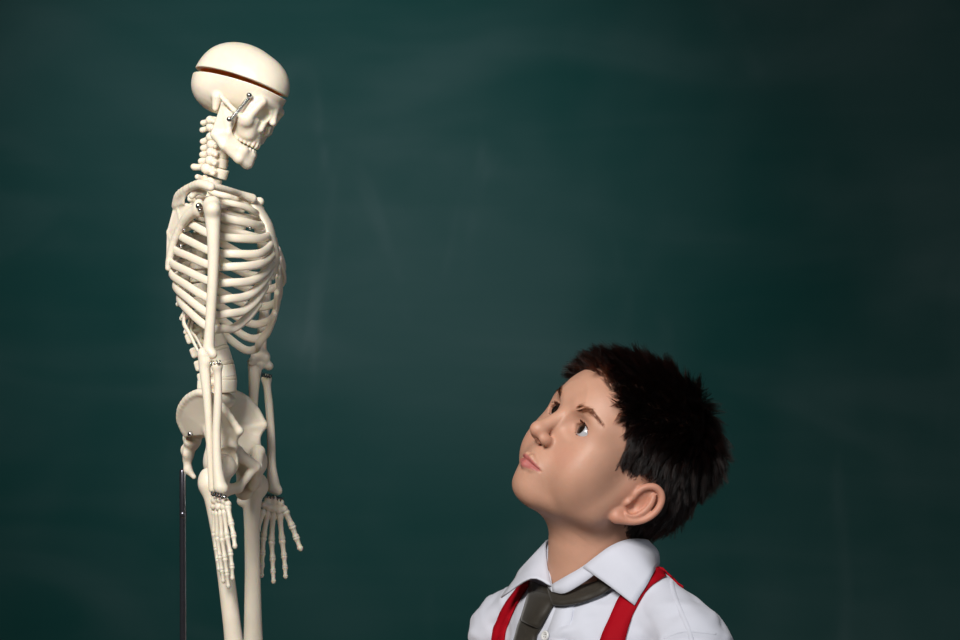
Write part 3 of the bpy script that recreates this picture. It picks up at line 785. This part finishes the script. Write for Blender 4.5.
g = lambda c, r: np.exp(-(((V*[1, 0, 1] + np.stack([0*ay, ay, 0*ay], 1) - np.array(c))/np.array(r))**2).sum(1))
blend(0.35*g((72, 34, -10), (22, 16, 16)), (0.60, 0.26, 0.185))
blend(0.5*g((98, 0, -8), (14, 14, 9)), (0.58, 0.25, 0.17))
blend(0.55*((x < 14) & (x > -40) & (z < 30) & (z > -40))*np.clip((ay-66)/5, 0, 1), (0.60, 0.25, 0.17))
blend(0.45*g((72, 30, 20), (10, 15, 5)), (0.56, 0.30, 0.235))
lipz = np.where(z > -37.1, (z+37.1)/(6.3-0.2*ay), (-37.1-z)/(9.4-0.36*ay))
lw = np.clip((1.08-lipz)*4, 0, 1)*np.clip((19.8-ay)*.6, 0, 1)*(x > 70)
blend(0.85*lw, (0.44, 0.11, 0.11))
# scalp: hairline given as azimuth from the face -> height of the first hairs
HL_A = [0, 12, 30, 45, 58, 62, 70, 80, 92, 103, 112, 125, 150, 180]
HL_Z = [85, 82, 75, 61, 38, 14, 12, 14, 20, 20, 2, -36, -52, -54]
def hair_height(P):
    az = np.degrees(np.arctan2(np.abs(P[:, 1]), P[:, 0])); return P[:, 2] - np.interp(az, HL_A, HL_Z)
e1, e2, e3 = ear_frame(1)
def ear_like(P):
    d = np.stack([P[:, 0], np.abs(P[:, 1]), P[:, 2]], 1) - EAR_O; c = d @ np.stack([e1, e2, e3]).T
    return (np.abs(c[:, 0]-4) < 31) & (c[:, 1] > -8) & (c[:, 1] < 31) & (c[:, 2] > -7)
hh = hair_height(V)
blend(np.clip(hh/5, 0, 1)*~ear_like(V)*0.93, (0.020, 0.012, 0.009))
HEAD_V, HEAD_Q, HEAD_H = hd(V), Q, V
head = part('body', HEAD_V, Q, SKIN, boy)
vcol(head, tint)
# eyes
def eye(s):
    c = hd(EYE*[1, s, 1])
    gaze = np.array((-0.70, -0.42, 0.56)); gaze /= np.linalg.norm(gaze)
    a = np.cross(gaze, [0, 1, 0.]); a /= np.linalg.norm(a); b = np.cross(gaze, a)
    n, m = 64, 48; V = []
    for i in range(n+1):
        th = math.pi*i/n*1.0
        r = ER*S_H*(1.0 + 0.05*math.exp(-(th/0.42)**4))
        for j in range(m):
            ph = 2*math.pi*j/m
            V.append(c + r*(math.cos(th)*gaze + math.sin(th)*(math.cos(ph)*a+math.sin(ph)*b)))
    F = [(i*m+j, i*m+(j+1) % m, (i+1)*m+(j+1) % m, (i+1)*m+j) for i in range(n) for j in range(m)]
    o = part('eye', V, F, EYEM, boy)
    th = np.repeat(np.arange(n+1)/n*math.pi, m)[:, None]
    colr = np.where(th < 0.25, (0.004, 0.004, 0.004), np.where(th < 0.53, (0.014, 0.007, 0.004), np.where(th < 0.57, (0.05, 0.04, 0.04), (0.46, 0.46, 0.48))))
    vcol(o, colr)
EYEM = mat('eye_surface', (0.7, 0.7, 0.7), 0.15, 0.5, coat=1.0, coat_r=0.03, attr='tint')
for s in (-1, 1): eye(s)
# ------------------------------------------------------------------ hair, brows, lashes as real strands
rng = np.random.default_rng(7)
def hair_mat(name, melanin, red, rough=0.35):
    m = bpy.data.materials.new(name); m.use_nodes = True; nt = m.node_tree
    nt.nodes.remove(nt.nodes['Principled BSDF'])
    h = nt.nodes.new('ShaderNodeBsdfHairPrincipled'); h.parametrization = 'MELANIN'
    h.inputs['Melanin'].default_value = melanin; h.inputs['Melanin Redness'].default_value = red
    h.inputs['Roughness'].default_value = rough; h.inputs['Radial Roughness'].default_value = 0.4
    if 'Random Color' in h.inputs: h.inputs['Random Color'].default_value = 0.2
    nt.links.new(h.outputs[0], nt.nodes['Material Output'].inputs['Surface'])
    return m
HAIRM = hair_mat('dark_brown_hair', 0.96, 0.8, 0.4)
BROWM = hair_mat('brown_brow_hair', 0.66, 0.6)
def strands(name, P, rad, m, parent, label=None):
    """P: (n, k, 3) in working millimetres; rad: (k,) millimetres"""
    n, k, _ = P.shape
    hc = bpy.data.hair_curves.new(name); hc.add_curves([k]*n)
    W = to_world(P.reshape(-1, 3)).astype(np.float32)
    hc.position_data.foreach_set('vector', W.ravel())
    a = hc.attributes.get('radius') or hc.attributes.new('radius', 'FLOAT', 'POINT')
    a.data.foreach_set('value', (np.tile(np.asarray(rad), n)*0.001).astype(np.float32))
    hc.materials.append(m)
    return add_obj(name, hc, parent, label)
H = HEAD_H; Qd = HEAD_Q
fc = H[Qd].mean(1)
fn = np.cross(H[Qd[:, 2]]-H[Qd[:, 0]], H[Qd[:, 3]]-H[Qd[:, 1]]); ar = np.linalg.norm(fn, axis=1); fn /= ar[:, None]+1e-9
if (fn*(fc-np.array((-10, 0, 40)))).sum(1).mean() < 0: fn = -fn
hgt = hair_height(fc)
ok = (hgt > -1.5) & ~ear_like(fc) & (fc[:, 2] > -60)
wgt = ar*ok*np.where(hgt < 4, 0.45, 1.0); wgt /= wgt.sum()
NS = 42000
pick = rng.choice(len(fc), NS, p=wgt)
t = rng.random((NS, 2))[:, :, None]
a, b, c, d = (H[Qd[pick, i]] for i in range(4))
root = a*(1-t[:, 0])*(1-t[:, 1]) + b*t[:, 0]*(1-t[:, 1]) + c*t[:, 0]*t[:, 1] + d*(1-t[:, 0])*t[:, 1]
nrm = fn[pick]
def sm(x, a, b): u = np.clip((x-a)/(b-a), 0, 1); return u*u*(3-2*u)
WH = np.array((-58., -6, 100))
def flow(root, nrm):
    tg = root-WH; tg -= (tg*nrm).sum(1)[:, None]*nrm; tg /= np.linalg.norm(tg, axis=1)[:, None]+1e-6
    top = sm(root[:, 2], 55, 100)*sm(root[:, 0], -70, 0); side = 1-sm(root[:, 2], 40, 85)
    fwd = np.array((1., 0, 0)) - nrm*nrm[:, :1]
    dn = np.array((-0.30, 0., -1.)); dn = dn - nrm*(nrm @ dn)[:, None]
    tg = tg*(1-0.85*side[:, None]) + 0.85*side[:, None]*dn + top[:, None]*fwd*0.8
    tg /= np.linalg.norm(tg, axis=1)[:, None]+1e-6
    front = sm(root[:, 0], 45, 80)*sm(root[:, 2], 55, 75)
    lift = 0.55 + 0.35*top + 0.75*front - 0.22*side
    L = 17.5 + 18*top - 4*front + 13*(1-side)*(1-top) + 5*sm(-root[:, 0], 20, 70)
    tg = tg*(1-0.75*front)[:, None]
    return tg, lift, L, top
tg, lift, L, top = flow(root, nrm)
hr = hair_height(root)
L = L*(0.40 + 0.60*sm(hr, 0, 26 )) * np.where(top > .5, 1, 1)
L = np.where(root[:, 0] > 50, np.maximum(L, 24*sm(root[:, 2], 55, 70)), L)
L = L*np.where(root[:, 2] < 45, rng.uniform(0.5, 1.1, NS), rng.uniform(0.75, 1.1, NS))
# clumps
NC = 2200
ci = rng.choice(NS, NC, replace=False)
near = np.empty(NS, int)
for s0 in range(0, NS, 3000):
    dd = ((root[s0:s0+3000, None]-root[None, ci])**2).sum(2); near[s0:s0+3000] = dd.argmin(1)
cdir = rng.normal(size=(NC, 3))*0.16
jit = cdir[near] + rng.normal(size=(NS, 3))*0.10
K = 7; u = np.linspace(0, 1, K)
dirv = tg*1.0 + nrm*lift[:, None] + jit; dirv /= np.linalg.norm(dirv, axis=1)[:, None]
dirc = (tg*1.0 + nrm*(lift*0.35)[:, None] + jit); dirc /= np.linalg.norm(dirc, axis=1)[:, None]
P = np.empty((NS, K, 3))
for i in range(K):
    w = u[i]
    P[:, i] = root - nrm*0.6 + L[:, None]*w*(dirv*(1-0.5*w) + dirc*0.5*w)
# pull tips towards the clump leader's strand
lead = P[ci][near]; off = lead[:, 0]-root
for i in range(K):
    w = 0.55*u[i]**1.3
    tgt = lead[:, 0] + (lead[:, i]-lead[:, 0])*(L/np.maximum(L[ci][near], 1))[:, None]
    P[:, i] = P[:, i]*(1-w) + tgt*w
hair = strands('hair', hd(P), np.interp(u, [0, .5, 1], [0.22, 0.19, 0.05]), HAIRM, boy, 'short dark brown hair combed forward into a spiky fringe')
hair['kind'] = 'stuff'
head_bvh = BVHTree.FromPolygons([tuple(v) for v in HEAD_H], [tuple(int(i) for i in q) for q in HEAD_Q])
def snap(p):
    h = head_bvh.find_nearest(Vector(p)); return np.array(h[0]), np.array(h[1])
for s in (-1, 1):
    n = 520; tt = rng.random(n)**0.85
    ctr = catmull([(84, s*16, 40.5), (82, s*24, 43.8), (77, s*34, 45.5), (66, s*47, 41)], 60)
    P = np.empty((n, 4, 3))
    for i, q in enumerate(tt):
        p = ctr[int(q*59)]; tan = ctr[min(int(q*59)+1, 59)]-ctr[max(int(q*59)-1, 0)]; tan /= np.linalg.norm(tan)
        wd = np.interp(q, [0, .15, .6, 1], [1.4, 2.6, 2.4, .9])
        p = p + np.array((0, 0, rng.normal()*wd*.6)); r, nn = snap(p)
        dr = tan*1.0 + np.array((0, 0, np.interp(q, [0, .3, 1], [.35, .15, -.1]))) + rng.normal(size=3)*.15
        ln = rng.uniform(3.5, 6)
        for j in range(4): P[i, j] = r + dr*ln*j/3 + nn*(0.2+0.5*math.sin(math.pi*j/3.2))
    strands('eyebrow', hd(P), [0.065, 0.06, 0.05, 0.02], BROWM, boy)
    # upper and lower lashes along the lid margins
    for upper, n, ln in ((1, 120, 4.2), (-1, 30, 1.6)):
        hw, hh_ = 13.5, 6.8; R = (hw*hw+hh_*hh_)/(2*hh_); off = R-hh_
        y = rng.uniform(-12.4, 12.6, n); 
        z = (np.sqrt(R*R-y*y)-off) if upper > 0 else -(np.sqrt((R-off*.1)**2-y*y)-off*.9)
        P = np.empty((n, 5, 3))
        for i in range(n):
            yy, zz = y[i], z[i]+TILT*y[i]
            x = math.sqrt(max((ER+1.4)**2-yy*yy-zz*zz, 1))
            r = np.array((x, yy, zz)); dr = r/np.linalg.norm(r) + np.array((0.15, yy*.025, 0.0)); e = np.array((0, 0, 1.0))*upper
            for j in range(5):
                w = j/4; q = r + ln*w*dr*(1-.25*w) + e*ln*(w*w*.35 - 0.15*w)
                P[i, j] = (EYE + q)*[1, s, 1]
        strands('eyelashes', hd(P), [0.24, 0.19, 0.12, 0.06, 0.03], HAIRM, boy)
# ------------------------------------------------------------------ the boy's clothes
YT = math.radians(47)
F_T = np.array([-math.sin(YT), -math.cos(YT), 0]); L_T = np.array([math.cos(YT), -math.sin(YT), 0]); R_T = [F_T, L_T, [0, 0, 1]]
O_T = C(595, 320, 20)
def TP(f, l, z): return O_T + f*F_T + l*L_T + np.array([0, 0, z])
CLOTH = mat('white_cotton', (0.65, 0.67, 0.76), 0.75, 0.2, sheen=0.2, bump=0.10, bump_scale=900, var=0.02, var_scale=30)
TIEM = mat('olive_silk', (0.028, 0.023, 0.016), 0.58, 0.3, sheen=0.2, bump=0.15, bump_scale=700, var=0.15, var_scale=200)
RED = mat('red_elastic_webbing', (0.38, 0.002, 0.010), 0.75, 0.12, bump=0.25, bump_scale=1200)
PEARL = mat('white_button', (0.75, 0.75, 0.74), 0.25, 0.5)
TROU = mat('dark_grey_wool', (0.05, 0.05, 0.06), 0.8, 0.2, bump=0.2, bump_scale=600)
LEATHER = mat('black_leather', (0.02, 0.018, 0.016), 0.35, 0.5)
F = Field(TP(0, 0, -690)-[250, 250, 0], TP(0, 0, -200)+[250, 250, 0], 2.6)
F.add(ell(TP(2, 0, -410), (80, 124, 150), R_T)).add(ell(TP(2, 0, -560), (84, 118, 150), R_T), 20)
F.add(ell(TP(20, 0, -335), (50, 92, 72), R_T), 25)
for s, dz in ((-1, -6), (1, 0)):
    F.add(cap(TP(-6, s*30, -262+dz), TP(-6, s*108, -303+dz), 34, 36), 14)
    F.add(ell(TP(-4, s*(129-2*s), -319+dz), 38), 9)
    F.add(cap(TP(-4, s*128, -322+dz), TP(2, s*148, -470), 37, 34), 16)
    F.add(cap(TP(2, s*148, -470), TP(30, s*150, -640), 33, 26), 8)
SV, SQ = F.mesh(2)
# soft creases in the cotton
def crease(V):
    p = V/1000.0
    w = np.stack([p @ np.array(k) for k in ((90, 26, 120), (-62, 75, 100), (150, 40, -85), (35, -130, 190))], 1) + np.array((0.3, 1.7, 4.1, 2.2))
    s = np.sin(w[:, 0] + 1.3*np.sin(w[:, 1])) + 0.7*np.sin(w[:, 1]*1.3+np.sin(w[:, 2])) + 0.5*np.sin(w[:, 2]*1.1+1.5*np.sin(w[:, 3]))
    return np.sign(s)*np.abs(s)**1.3
sn = np.zeros_like(SV); qn = np.cross(SV[SQ[:, 2]]-SV[SQ[:, 0]], SV[SQ[:, 3]]-SV[SQ[:, 1]])
for i in range(4):
    for a in range(3): sn[:, a] += np.bincount(SQ[:, i], weights=qn[:, a], minlength=len(SV))
sn /= np.linalg.norm(sn, axis=1)[:, None]+1e-9
SV = SV + sn*crease(SV)[:, None]*1.05
shirt = part('shirt', SV, SQ, CLOTH, boy, 'white cotton shirt')
shirt_bvh = BVHTree.FromPolygons([tuple(v) for v in SV], [tuple(int(i) for i in q) for q in SQ])
CAMP = np.array([0, -DIST, 0.])
def drape(px, py, lift=1.0, depth=None, toward=False):
    d = C(px, py, 0)-CAMP; d /= np.linalg.norm(d)
    h = shirt_bvh.ray_cast(Vector(CAMP), Vector(d))
    if h[0] is None:
        h = shirt_bvh.find_nearest(Vector(C(px, py, depth if depth is not None else 0)))
    n = np.array(h[1]); 
    if n.dot(d) > 0.4: n = -n
    return np.array(h[0]) + (-d if toward else n)*lift, n
def sheet(G, thick, N=None):
    """closed thin sheet from a grid of points (rows, cols, 3), thickened along its normals"""
    G = np.asarray(G, float); r, c, _ = G.shape
    if N is None:
        N = np.cross(np.gradient(G, axis=0), np.gradient(G, axis=1)); N /= np.linalg.norm(N, axis=2)[:, :, None]+1e-9
        if N[..., 1].mean() > 0: N = -N
    top = (G + N*thick*.5).reshape(-1, 3); bot = (G - N*thick*.5).reshape(-1, 3); o = r*c
    F = []
    for i in range(r-1):
        for j in range(c-1):
            a, b, d, e = i*c+j, i*c+j+1, (i+1)*c+j+1, (i+1)*c+j
            F.append((a, b, d, e)); F.append((o+e, o+d, o+b, o+a))
    edge = [(i*c, (i+1)*c) for i in range(r-1)] + [((i+1)*c+c-1, i*c+c-1) for i in range(r-1)] + [(j+1, j) for j in range(c-1)] + [((r-1)*c+j, (r-1)*c+j+1) for j in range(c-1)]
    for a, b in edge: F.append((a, b, o+b, o+a))
    return np.vstack([top, bot]), F
def resample_rows(rows, n):
    A = np.array(rows, float); return np.stack([catmull(A[:, j], n) for j in range(A.shape[1])], 1)
# braces: draped webbing straps
def strap(edges, over, name='brace_strap', label=None):
    e = np.array(edges, float); L = catmull(e[:, 0], 30); Rr = catmull(e[:, 1], 30)
    rows = []; nr = []
    for a, b in zip(L, Rr):
        q = [drape(*(a+(b-a)*w), lift=1.6) for w in (0, .33, .67, 1)]
        rows.append([x[0] for x in q]); nr.append([x[1] for x in q])
    for l, ang in over:                                        # up over the shoulder and down the back
        o = []; on = []
        for dl in (-11, -4, 4, 11):
            t = TP(-6, l+dl*(-1 if edges[0][0][0] < edges[0][1][0] else 1)*-1, -340)
            dv = math.cos(math.radians(ang))*F_T + math.sin(math.radians(ang))*np.array([0, 0, 1.])
            h = shirt_bvh.ray_cast(Vector(t+dv*300), Vector(-dv)); n = np.array(h[1])
            if n.dot(dv) < 0: n = -n
            o.append(np.array(h[0])+n*1.6); on.append(n)
        rows.append(o); nr.append(on)
    G = np.array(rows); N = np.array(nr); G = resample_rows(G, len(G)*2); N = resample_rows(N, len(N)*2); N /= np.linalg.norm(N, axis=2)[..., None]
    return part(name, *sheet(G, 2.0, N), RED, boy, label)
strap([((535, 935), (559, 935)), ((558, 800), (582, 800)), ((585, 700), (609, 700)), ((601, 640), (625, 640)), ((609, 620), (631, 620)), ((617, 603), (637, 608)), ((630, 586), (648, 590)), ((645, 574), (661, 580)), ((656, 566), (671, 574))],
      [(86, 102), (68, 120), (54, 145), (46, 180), (42, 205), (38, 225)], label='red strap over the shoulder nearer the camera')
strap([((474, 935), (491, 935)), ((478, 800), (494, 800)), ((485, 700), (500, 700)), ((492, 640), (505, 640)), ((497, 622), (510, 622)), ((505, 606), (516, 608)), ((514, 594), (523, 596)), ((525, 580), (532, 583))],
      [(-78, 108), (-72, 130), (-64, 155), (-58, 180), (-50, 205), (-40, 225)], label='red strap over the far shoulder')
# tie: band under the collar, knot and hanging blade
def tie_piece(name, edges, bulge, n=18, m=7, lift=2.0, depth=None):
    e = np.array(edges, float); L = catmull(e[:, 0], n); Rr = catmull(e[:, 1], n); G = []
    for a, b in zip(L, Rr):
        pa, na = drape(a[0], a[1], lift, depth, True); pb, nb = drape(b[0], b[1], lift, depth, True); row = []
        nn = 0.4*(na+nb) + np.array([0, -2.0, 0]); nn /= np.linalg.norm(nn)
        for w in np.linspace(0, 1, m): row.append(pa+(pb-pa)*w + nn*bulge*(1-abs(2*w-1)**2.4))
        G.append(row)
    return part(name, *sheet(G, 3.0), TIEM, tie)
tie = part('tie', *sheet([[drape(540+dx, y, 3)[0] for dx in (-4, 0, 4)] for y in (604, 612, 620)], 3.0), TIEM, boy, 'olive silk necktie with a loosened knot')
tie_piece('neck_band', [((547, 585), (553, 605)), ((558, 582), (565, 605)), ((570, 576), (579, 602.5)), ((583, 568.5), (599, 595)), ((600, 557), (616, 585))], 2.5, lift=9.0, depth=-50)
tie_piece('knot', [((531.5, 581), (551.5, 589)), ((529, 592), (556.5, 598)), ((525, 607), (550, 611)), ((521, 620), (540, 629))], 9.0, lift=3.0, depth=-60)
tie_piece('tie_blade', [((521, 619), (541, 628)), ((517, 631), (536, 641)), ((508, 670), (541, 682)), ((500, 750), (544, 758)), ((521, 800), (525, 801))], 4.0, lift=3.0)
# collar: stand, and the fold-down leaf running behind the neck
def cpt(p): return C(*p)
fold = [(583, 567.5, -34), (598, 555, -37), (612, 545.5, -35), (627, 540, -25), (641, 539.5, -6), (648.5, 541, 18), (644, 546, 48), (625, 549, 66), (595, 549, 72), (566, 546, 64), (548, 540, 42), (546, 553, 24), (548, 570, 3), (551, 586, -15)]
edge_px = [(636, 607, None), (642, 597, None), (648, 586, None), (653, 575, None), (657.5, 565.5, 2), (659, 563, 26), (655, 569, 60), (632, 573, 84), (596, 574, 92), (558, 571, 84), (525, 567, 58), (514, 580.5, 50), (506, 591, 42), (501, 597.5, 34)]
def epoint(p):
    if p[2] is not None: return C(*p)
    q, n = drape(p[0], p[1], 4.0); return q
E_ = np.array([epoint(p) for p in edge_px]); Fo = np.array([cpt(p) for p in fold])
mid = Fo*.5 + E_*.5
ctr0 = C(590, 560, 18)
out = mid-ctr0; out[:, 2] = np.abs(out[:, 2])*0.4; out /= np.linalg.norm(out, axis=1)[:, None]
mid = mid + out*4.0
mid[10:] = [C(537, 553, 46), C(531, 563, 30), C(529, 571, 12), C(531, 578.5, -4)]
n = 60
rows = np.stack([catmull(Fo, n), catmull(mid, n), catmull(E_, n)], 0)
G = np.stack([catmull(rows[:, j], 9) for j in range(n)], 1)
collar = part('collar', *sheet(G, 1.8), CLOTH, boy)
st_top = np.array([C(551.5, 585, -14), C(566, 576.5, -27), C(583, 566.5, -32), C(598, 555, -35), C(612, 546.5, -33), C(627, 541, -23), C(641, 541, -5), C(649, 543, 18), C(644, 548, 46), C(625, 551, 62), C(595, 551, 68), C(566, 548, 60), C(550, 543, 40), C(548, 556, 22), C(549.5, 571, 3), C(552, 586, -13)])
st_bot = st_top + np.array([0, -3, -13]); st_bot[1:6] += np.array([0, -3, -3]); st_bot[:, 0] += (st_top[:, 0]-ctr0[0])*.06; st_bot[0] = C(553, 592, -20); st_bot[-1] = C(552.5, 592, -19)
G = np.stack([catmull(st_top, 60), catmull((st_top+st_bot)/2, 60), catmull(st_bot, 60)], 0)
part('collar_stand', *sheet(G, 1.6), CLOTH, collar)
# button front, buttons, seams
G = np.array([[drape(a+(b-a)*w, y, 0.1)[0] for w in (0, .5, 1)] for a, b, y in ((562, 578, 592), (557, 574, 606), (551, 571, 622), (545, 566, 640), (535, 558, 680), (528, 552, 740))])
part('placket', *sheet(resample_rows(G, 16), 1.4), CLOTH, shirt)
def button(px, py):
    c, nn = drape(px, py, 2.0); a = np.cross(nn, [0, 0, 1.]); a /= np.linalg.norm(a); b = np.cross(nn, a)
    V = []; F = []; m = 20
    prof = [(0.0, .8), (1.9, .8), (2.6, .9), (3.4, 1.7), (4.6, 1.9), (5.2, 1.2), (5.2, -.6), (0.0, -.6)]
    for r, h in prof:
        for j in range(m):
            th = 2*math.pi*j/m; V.append(c + r*(math.cos(th)*a+math.sin(th)*b) + h*nn)
    for i in range(len(prof)-1):
        for j in range(m): F.append((i*m+j, i*m+(j+1) % m, (i+1)*m+(j+1) % m, (i+1)*m+j))
    o = part('button', np.array(V), F, PEARL, shirt)
    for dx, dy in ((1, 1), (1, -1), (-1, 1), (-1, -1)):
        q = c + (dx*a+dy*b)*1.25 + nn*.7
        part('button_hole', *sweep([q, q+nn*.25], .5, .5, a, 3, 6), TIEM, shirt)
button(547, 636)
def seam(pts, r=1.0):
    P = catmull(np.array(pts, float), 26); Q3 = np.array([drape(x, y, -0.7)[0] for x, y in P]); N3 = np.array([drape(x, y, -0.7)[1] for x, y in P])
    part('seam', *sweep(Q3, r*1.0, r*1.9, N3, raw=True, seg=8), CLOTH, shirt)
seam([(671, 577), (674, 592), (681, 612), (689, 631), (694, 655), (697, 700)], 1.5)
seam([(664, 638), (676, 633), (688, 631), (702, 632), (716, 634)], 1.0)
# hands, trousers, shoes (below the picture)
def fpart(name, F, m, parent, sm_=1, label=None): V, Q = F.mesh(sm_); return part(name, V, Q, m, parent, label)
F = Field(TP(0, 0, -1290)-[190, 190, 0], TP(0, 0, -600)+[190, 190, 20], 4.5)
F.add(ell(TP(2, 0, -680), (90, 122, 90), R_T))
for s in (-1, 1):
    F.add(cap(TP(0, s*58, -740), TP(8, s*64, -990), 66, 50), 20).add(cap(TP(8, s*64, -990), TP(0, s*66, -1265), 50, 46), 10)
fpart('trousers', F, TROU, boy)
SKIN2 = mat('hand_skin', SKIN_C, 0.48, 0.35)
for s in (-1, 1):
    w = TP(30, s*150, -640); F = Field(w-[60, 60, 165], w+[60, 60, 20], 1.8)
    F.chain([w, w-[0, 0, 30]], [19, 18], 6)
    pc = w-[0, 0, 62]; F.add(ell(pc, (28, 13, 36), [F_T, L_T, [0, 0, 1]]), 10)
    for k, (df, ln) in enumerate(((20, 46), (7, 54), (-6, 50), (-19, 38))):
        b0 = pc + df*F_T - [0, 0, 28]; b1 = b0 - [0, 0, ln*.5] - s*L_T*3; b2 = b0 - [0, 0, ln] - s*L_T*10
        F.chain([b0, b1, b2], [7.5, 7, 5.8], 2)
    F.chain([pc+24*F_T+[0, 0, 12], pc+40*F_T-[0, 0, 12], pc+44*F_T-[0, 0, 36]], [9, 8, 6.5], 4)
    fpart('hand', F, SKIN2, boy)
    q = TP(20, s*66, -1300); F = Field(q-[170, 170, 20], q+[170, 170, 60], 3.0)
    F.add(ell(TP(50, s*68, -1290), (90, 38, 26), R_T)).add(ell(TP(-20, s*66, -1275), (44, 36, 40), R_T), 14)
    F.cut(lambda X, Y, Z: -1319 - Z)
    fpart('shoe', F, LEATHER, boy)
# ------------------------------------------------------------------ table that carries the skeleton
tw = to_world(C(BX, 892, 0)); tz = float(tw[2])
TABLE = mat('beech_table_top', (0.42, 0.27, 0.14), 0.45, 0.3, var=0.2, var_scale=5, stretch=(1, 7, 7))
table = thing('table', 'small beech table carrying the stand of the skeleton', 'table', (tw[0], 0.02, 0))
part('table_top', *slab(tw[0]-.30, tw[0]+.22, -.28, .32, tz-.030, tz), TABLE, table, smooth=False, world=False)
for sx in (-.27, .19):
    for sy in (-.25, .29):
        part('table_leg', *slab(tw[0]+sx-.02, tw[0]+sx+.02, sy-.02, sy+.02, 0, tz-.030), TABLE, table, smooth=False, world=False)
c0 = C(BX+18, 891, 3); V = []; F_ = []; m_ = 48
prof = [(0, 0), (112, 0), (118, 2), (118, 4), (114, 6), (0, 6)]
for r, h in prof:
    for j in range(m_): V.append(c0 + np.array([r*math.cos(2*math.pi*j/m_), r*math.sin(2*math.pi*j/m_), h]))
for i in range(len(prof)-1):
    for j in range(m_): F_.append((i*m_+j, i*m_+(j+1) % m_, (i+1)*m_+(j+1) % m_, (i+1)*m_+j))
part('stand_base', np.array(V), F_, POLE, skel)
